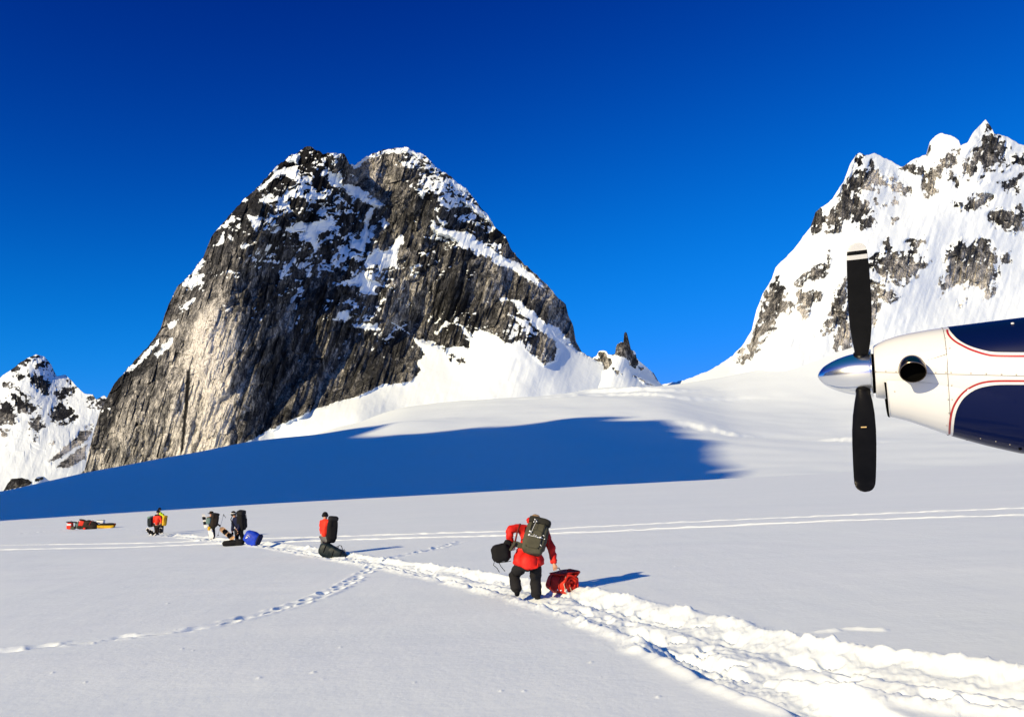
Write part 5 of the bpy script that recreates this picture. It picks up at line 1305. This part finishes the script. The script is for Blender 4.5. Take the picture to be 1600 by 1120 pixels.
for px_, py_ in ((1532, 684.5), (1578, 694), (1556, 689)):
    s_, ph = onskin(px_, py_); p = outer(s_, ph, .004); rv = MB(); rv.soft(p, (.010, .006, .010), None, e=.9, nu=8, nv=6); rv.build('rivet', M_RIVET, cowl)
s_, ph = onskin(1594, 700); rv = MB(); rv.soft(outer(s_, ph, .006), (.03, .012, .03), None, e=.9, nu=10, nv=6); rv.build('drain_hole', M_SOOT_SHADE, cowl)  # raised black bead, the dark of a hole painted on
s_, ph = onskin(1582, 507); rv = MB(); rv.soft(outer(s_, ph, .012), (.03, .02, .02), None, e=.8, nu=10, nv=6); rv.build('latch', M_WHITE, cowl)
# exhaust elbow on each side
s_, ph = onskin(1424, 577); pc = surf(s_, ph)
for sg in (1, -1):
    c0 = Vector((pc.x, pc.y, pc.z)); rr_ = .118
    path = [c0 + Vector((0, .07, .0)), c0 + Vector((0, -.13, .0))]
    for k in range(1, 9):
        a_ = math.radians(46) * k / 8; path.append(c0 + Vector((0, -.13 - .15 * math.sin(a_), -.15 * (1 - math.cos(a_)))))
    dr = (path[-1] - path[-2]).normalized(); path.append(path[-1] + dr * .025)
    rings = []; inner = []
    for i, p in enumerate(path):
        d = (path[min(i + 1, len(path) - 1)] - path[max(i - 1, 0)]).normalized(); x_ = Vector((1, 0, 0)); y_ = d.cross(x_).normalized()
        rings.append([p + (x_ * math.cos(t) + y_ * math.sin(t)) * rr_ for t in (2 * PI * k / 40 for k in range(40))])
        inner.append([p + (x_ * math.cos(t) + y_ * math.sin(t)) * (rr_ - .007) for t in (2 * PI * k / 40 for k in range(40))])
    if sg < 0: rings = [[Vector((v.x, -v.y, v.z)) for v in r_] for r_ in rings]; inner = [[Vector((v.x, -v.y, v.z)) for v in r_] for r_ in inner]
    m = MB(); m.loft(rings + [inner[-1]], caps=False); pipe = m.build('exhaust_stub', M_PIPE, plane)
    m = MB(); m.loft(inner[:-1] + [[p.lerp(q, .92) for p, q in zip(inner[-2], inner[-1])]], caps=False); m.add(inner[3], [tuple(range(40))]); m.build('sooty_lining', M_SOOT_SHADE, pipe)
# spinner
sp_s = sz(1278, 588)[0]
base_s = sz(1360.5, 584)[0]
Lsp = base_s - sp_s
prof = [(0, 0.004), (.02, .030), (.06, .060), (.12, .092), (.20, .118), (.30, .145), (.43, .172), (.57, .194), (.70, .208), (.85, .219), (.96, .2245), (1.0, .2255)]
prof = smooth_curve(prof, 4)
def ringx(s_, r_, n=64): return [Vector((s_, -math.cos(t) * r_, AXZ + math.sin(t) * r_)) for t in (2 * PI * k / n for k in range(n))]
m = MB(); m.loft([ringx(sp_s + Lsp * t, max(r_, .002)) for t, r_ in prof] + [ringx(base_s + .001, .19)]); spin = m.build('spinner', M_CHROME, plane)
m = MB(); m.loft([ringx(base_s + .001, .225), ringx(base_s + .001, .243), ringx(base_s + .012, .245), ringx(base_s + .014, .18)], caps=False); m.build('backplate', M_CHROME, spin)
m = MB(); m.loft([ringx(base_s + .012, .20), ringx(base_s + .09, .19)]); m.build('hub_shroud', M_SOOT_SHADE, spin)  # core coloured black to give the shaded gap behind the spinner
# propeller: three feathered blades
RP = 1.365
def blade(theta, mark):
    rd = Vector((0, -math.sin(theta), math.cos(theta))); tg = Vector((0, -math.cos(theta), -math.sin(theta)))
    lean = math.radians(1.5) if math.cos(theta) > -.1 else math.radians(1.5)
    hub = Vector(((sz(1347, 584)[0]), 0, AXZ))
    RW = [(.16, .060, 0.060), (.20, .062, .055), (.26, .072, .036), (.36, .088, .024), (.50, .102, .018), (.68, .109, .014), (.85, .108, .011), (1.0, .104, .009), (1.10, .101, .008), (1.195, .097, .0075), (1.2001, .097, .0075), (1.245, .094, .007), (1.2451, .094, .007), (1.285, .090, .006), (1.2851, .089, .006), (1.315, .080, .005), (1.340, .064, .004), (1.357, .040, .003), (RP, .010, .002)]
    rings = []; rs_ = []
    for r_, hw, ht in RW:
        tw = math.radians(26 * math.exp(-r_ * 1.5) - 6 * r_); cx = Vector((1, 0, 0)) * math.cos(tw) + tg * math.sin(tw) * (1 if math.cos(theta) > 0 else -1)
        nx_ = cx.cross(rd).normalized(); up_ = 1 if math.cos(theta) > 0 else -1
        sweep = up_ * math.tan(lean) * r_ * math.cos(theta) * up_ + (-.012 * (r_ / RP) ** 2 + .004)
        c = hub + rd * r_ + Vector((sweep, 0, 0)); ring = []
        for k in range(24):
            t = 2 * PI * k / 24; xx = math.cos(t); yy = math.sin(t) * (1.0 + .45 * xx * -1) 
            ring.append(c + cx * (xx * hw) + nx_ * (yy * ht))
        rings.append(ring); rs_.append(r_)
    m = MB(); m.loft(rings)
    n_f = 24
    for i in range(len(rings) - 1):
        mid = (rs_[i] + rs_[i + 1]) / 2
        if (1.20 < mid < 1.246) or mid > 1.285: m.mi[i * n_f:(i + 1) * n_f] = [1] * n_f
    if math.cos(theta) < .1: m.mi = [0] * len(m.mi)
    m.mi[-1] = 1 if math.cos(theta) > .1 else 0
    o = mesh_obj('propeller_blade', m.v, m.f, [M_BLADE, M_BWHITE], plane); o.data.polygons.foreach_set('material_index', m.mi)
    q = MB(); q.tube([hub + rd * .14, hub + rd * .225], .072, 20); q.build('blade_cuff', M_BLADE, o)
    if mark:
        r_ = .66; c = hub + rd * r_ + Vector((math.tan(lean) * r_ * math.cos(theta) - .0, 0, 0)) - tg * .019
        q = MB(); q.box(c, (.052, .004, .010)); q.build('blade_mark', M_MARK, o)
    return o
blade(math.radians(30), False); blade(math.radians(150), True); blade(math.radians(270), False)
# windscreen and ski gear, beyond the edge of the picture
m = MB(); rings = []
for s_ in np.linspace(s6 + 1.55, s6 + 1.95, 8): rings.append([surf(s_, a_, .03) for a_ in np.linspace(.55, PI - .55, 24)])
m.loft(rings, closed=False, caps=False); m.build('windscreen', M_GLASS, plane)
for sg in (-1, 1):
    m = MB(); m.tube([(s6 + 2.0, sg * .6, ZH - .85), (s6 + 1.9, sg * 1.25, ZH - 2.3), (s6 + 1.9, sg * 1.25, .32)], .06, 10); m.build('gear_leg', M_WHITE, plane)
    m = MB(); rings = []
    for k in range(15):
        x_ = s6 + .55 + 2.9 * k / 14; u_ = .35 * max(0, 1 - k / 4) ** 2; w_ = .19 * math.sqrt(max(.05, 1 - max(0, 1 - k / 3) ** 2))
        gzz = GA * (sa_ * sg * 1.25 + ca * x_) * 1.0
        zz = .10 + u_ + GA * (x_ * ca + sg * 1.25 * sa_) + GB * (-x_ * sa_ + sg * 1.25 * ca)
        rings.append([(x_, sg * 1.25 - w_, zz), (x_, sg * 1.25 + w_, zz), (x_, sg * 1.25 + w_, zz + .05), (x_, sg * 1.25 - w_, zz + .05)])
    m.loft(rings); m.build('ski', M_WHITE, plane, smooth=False)
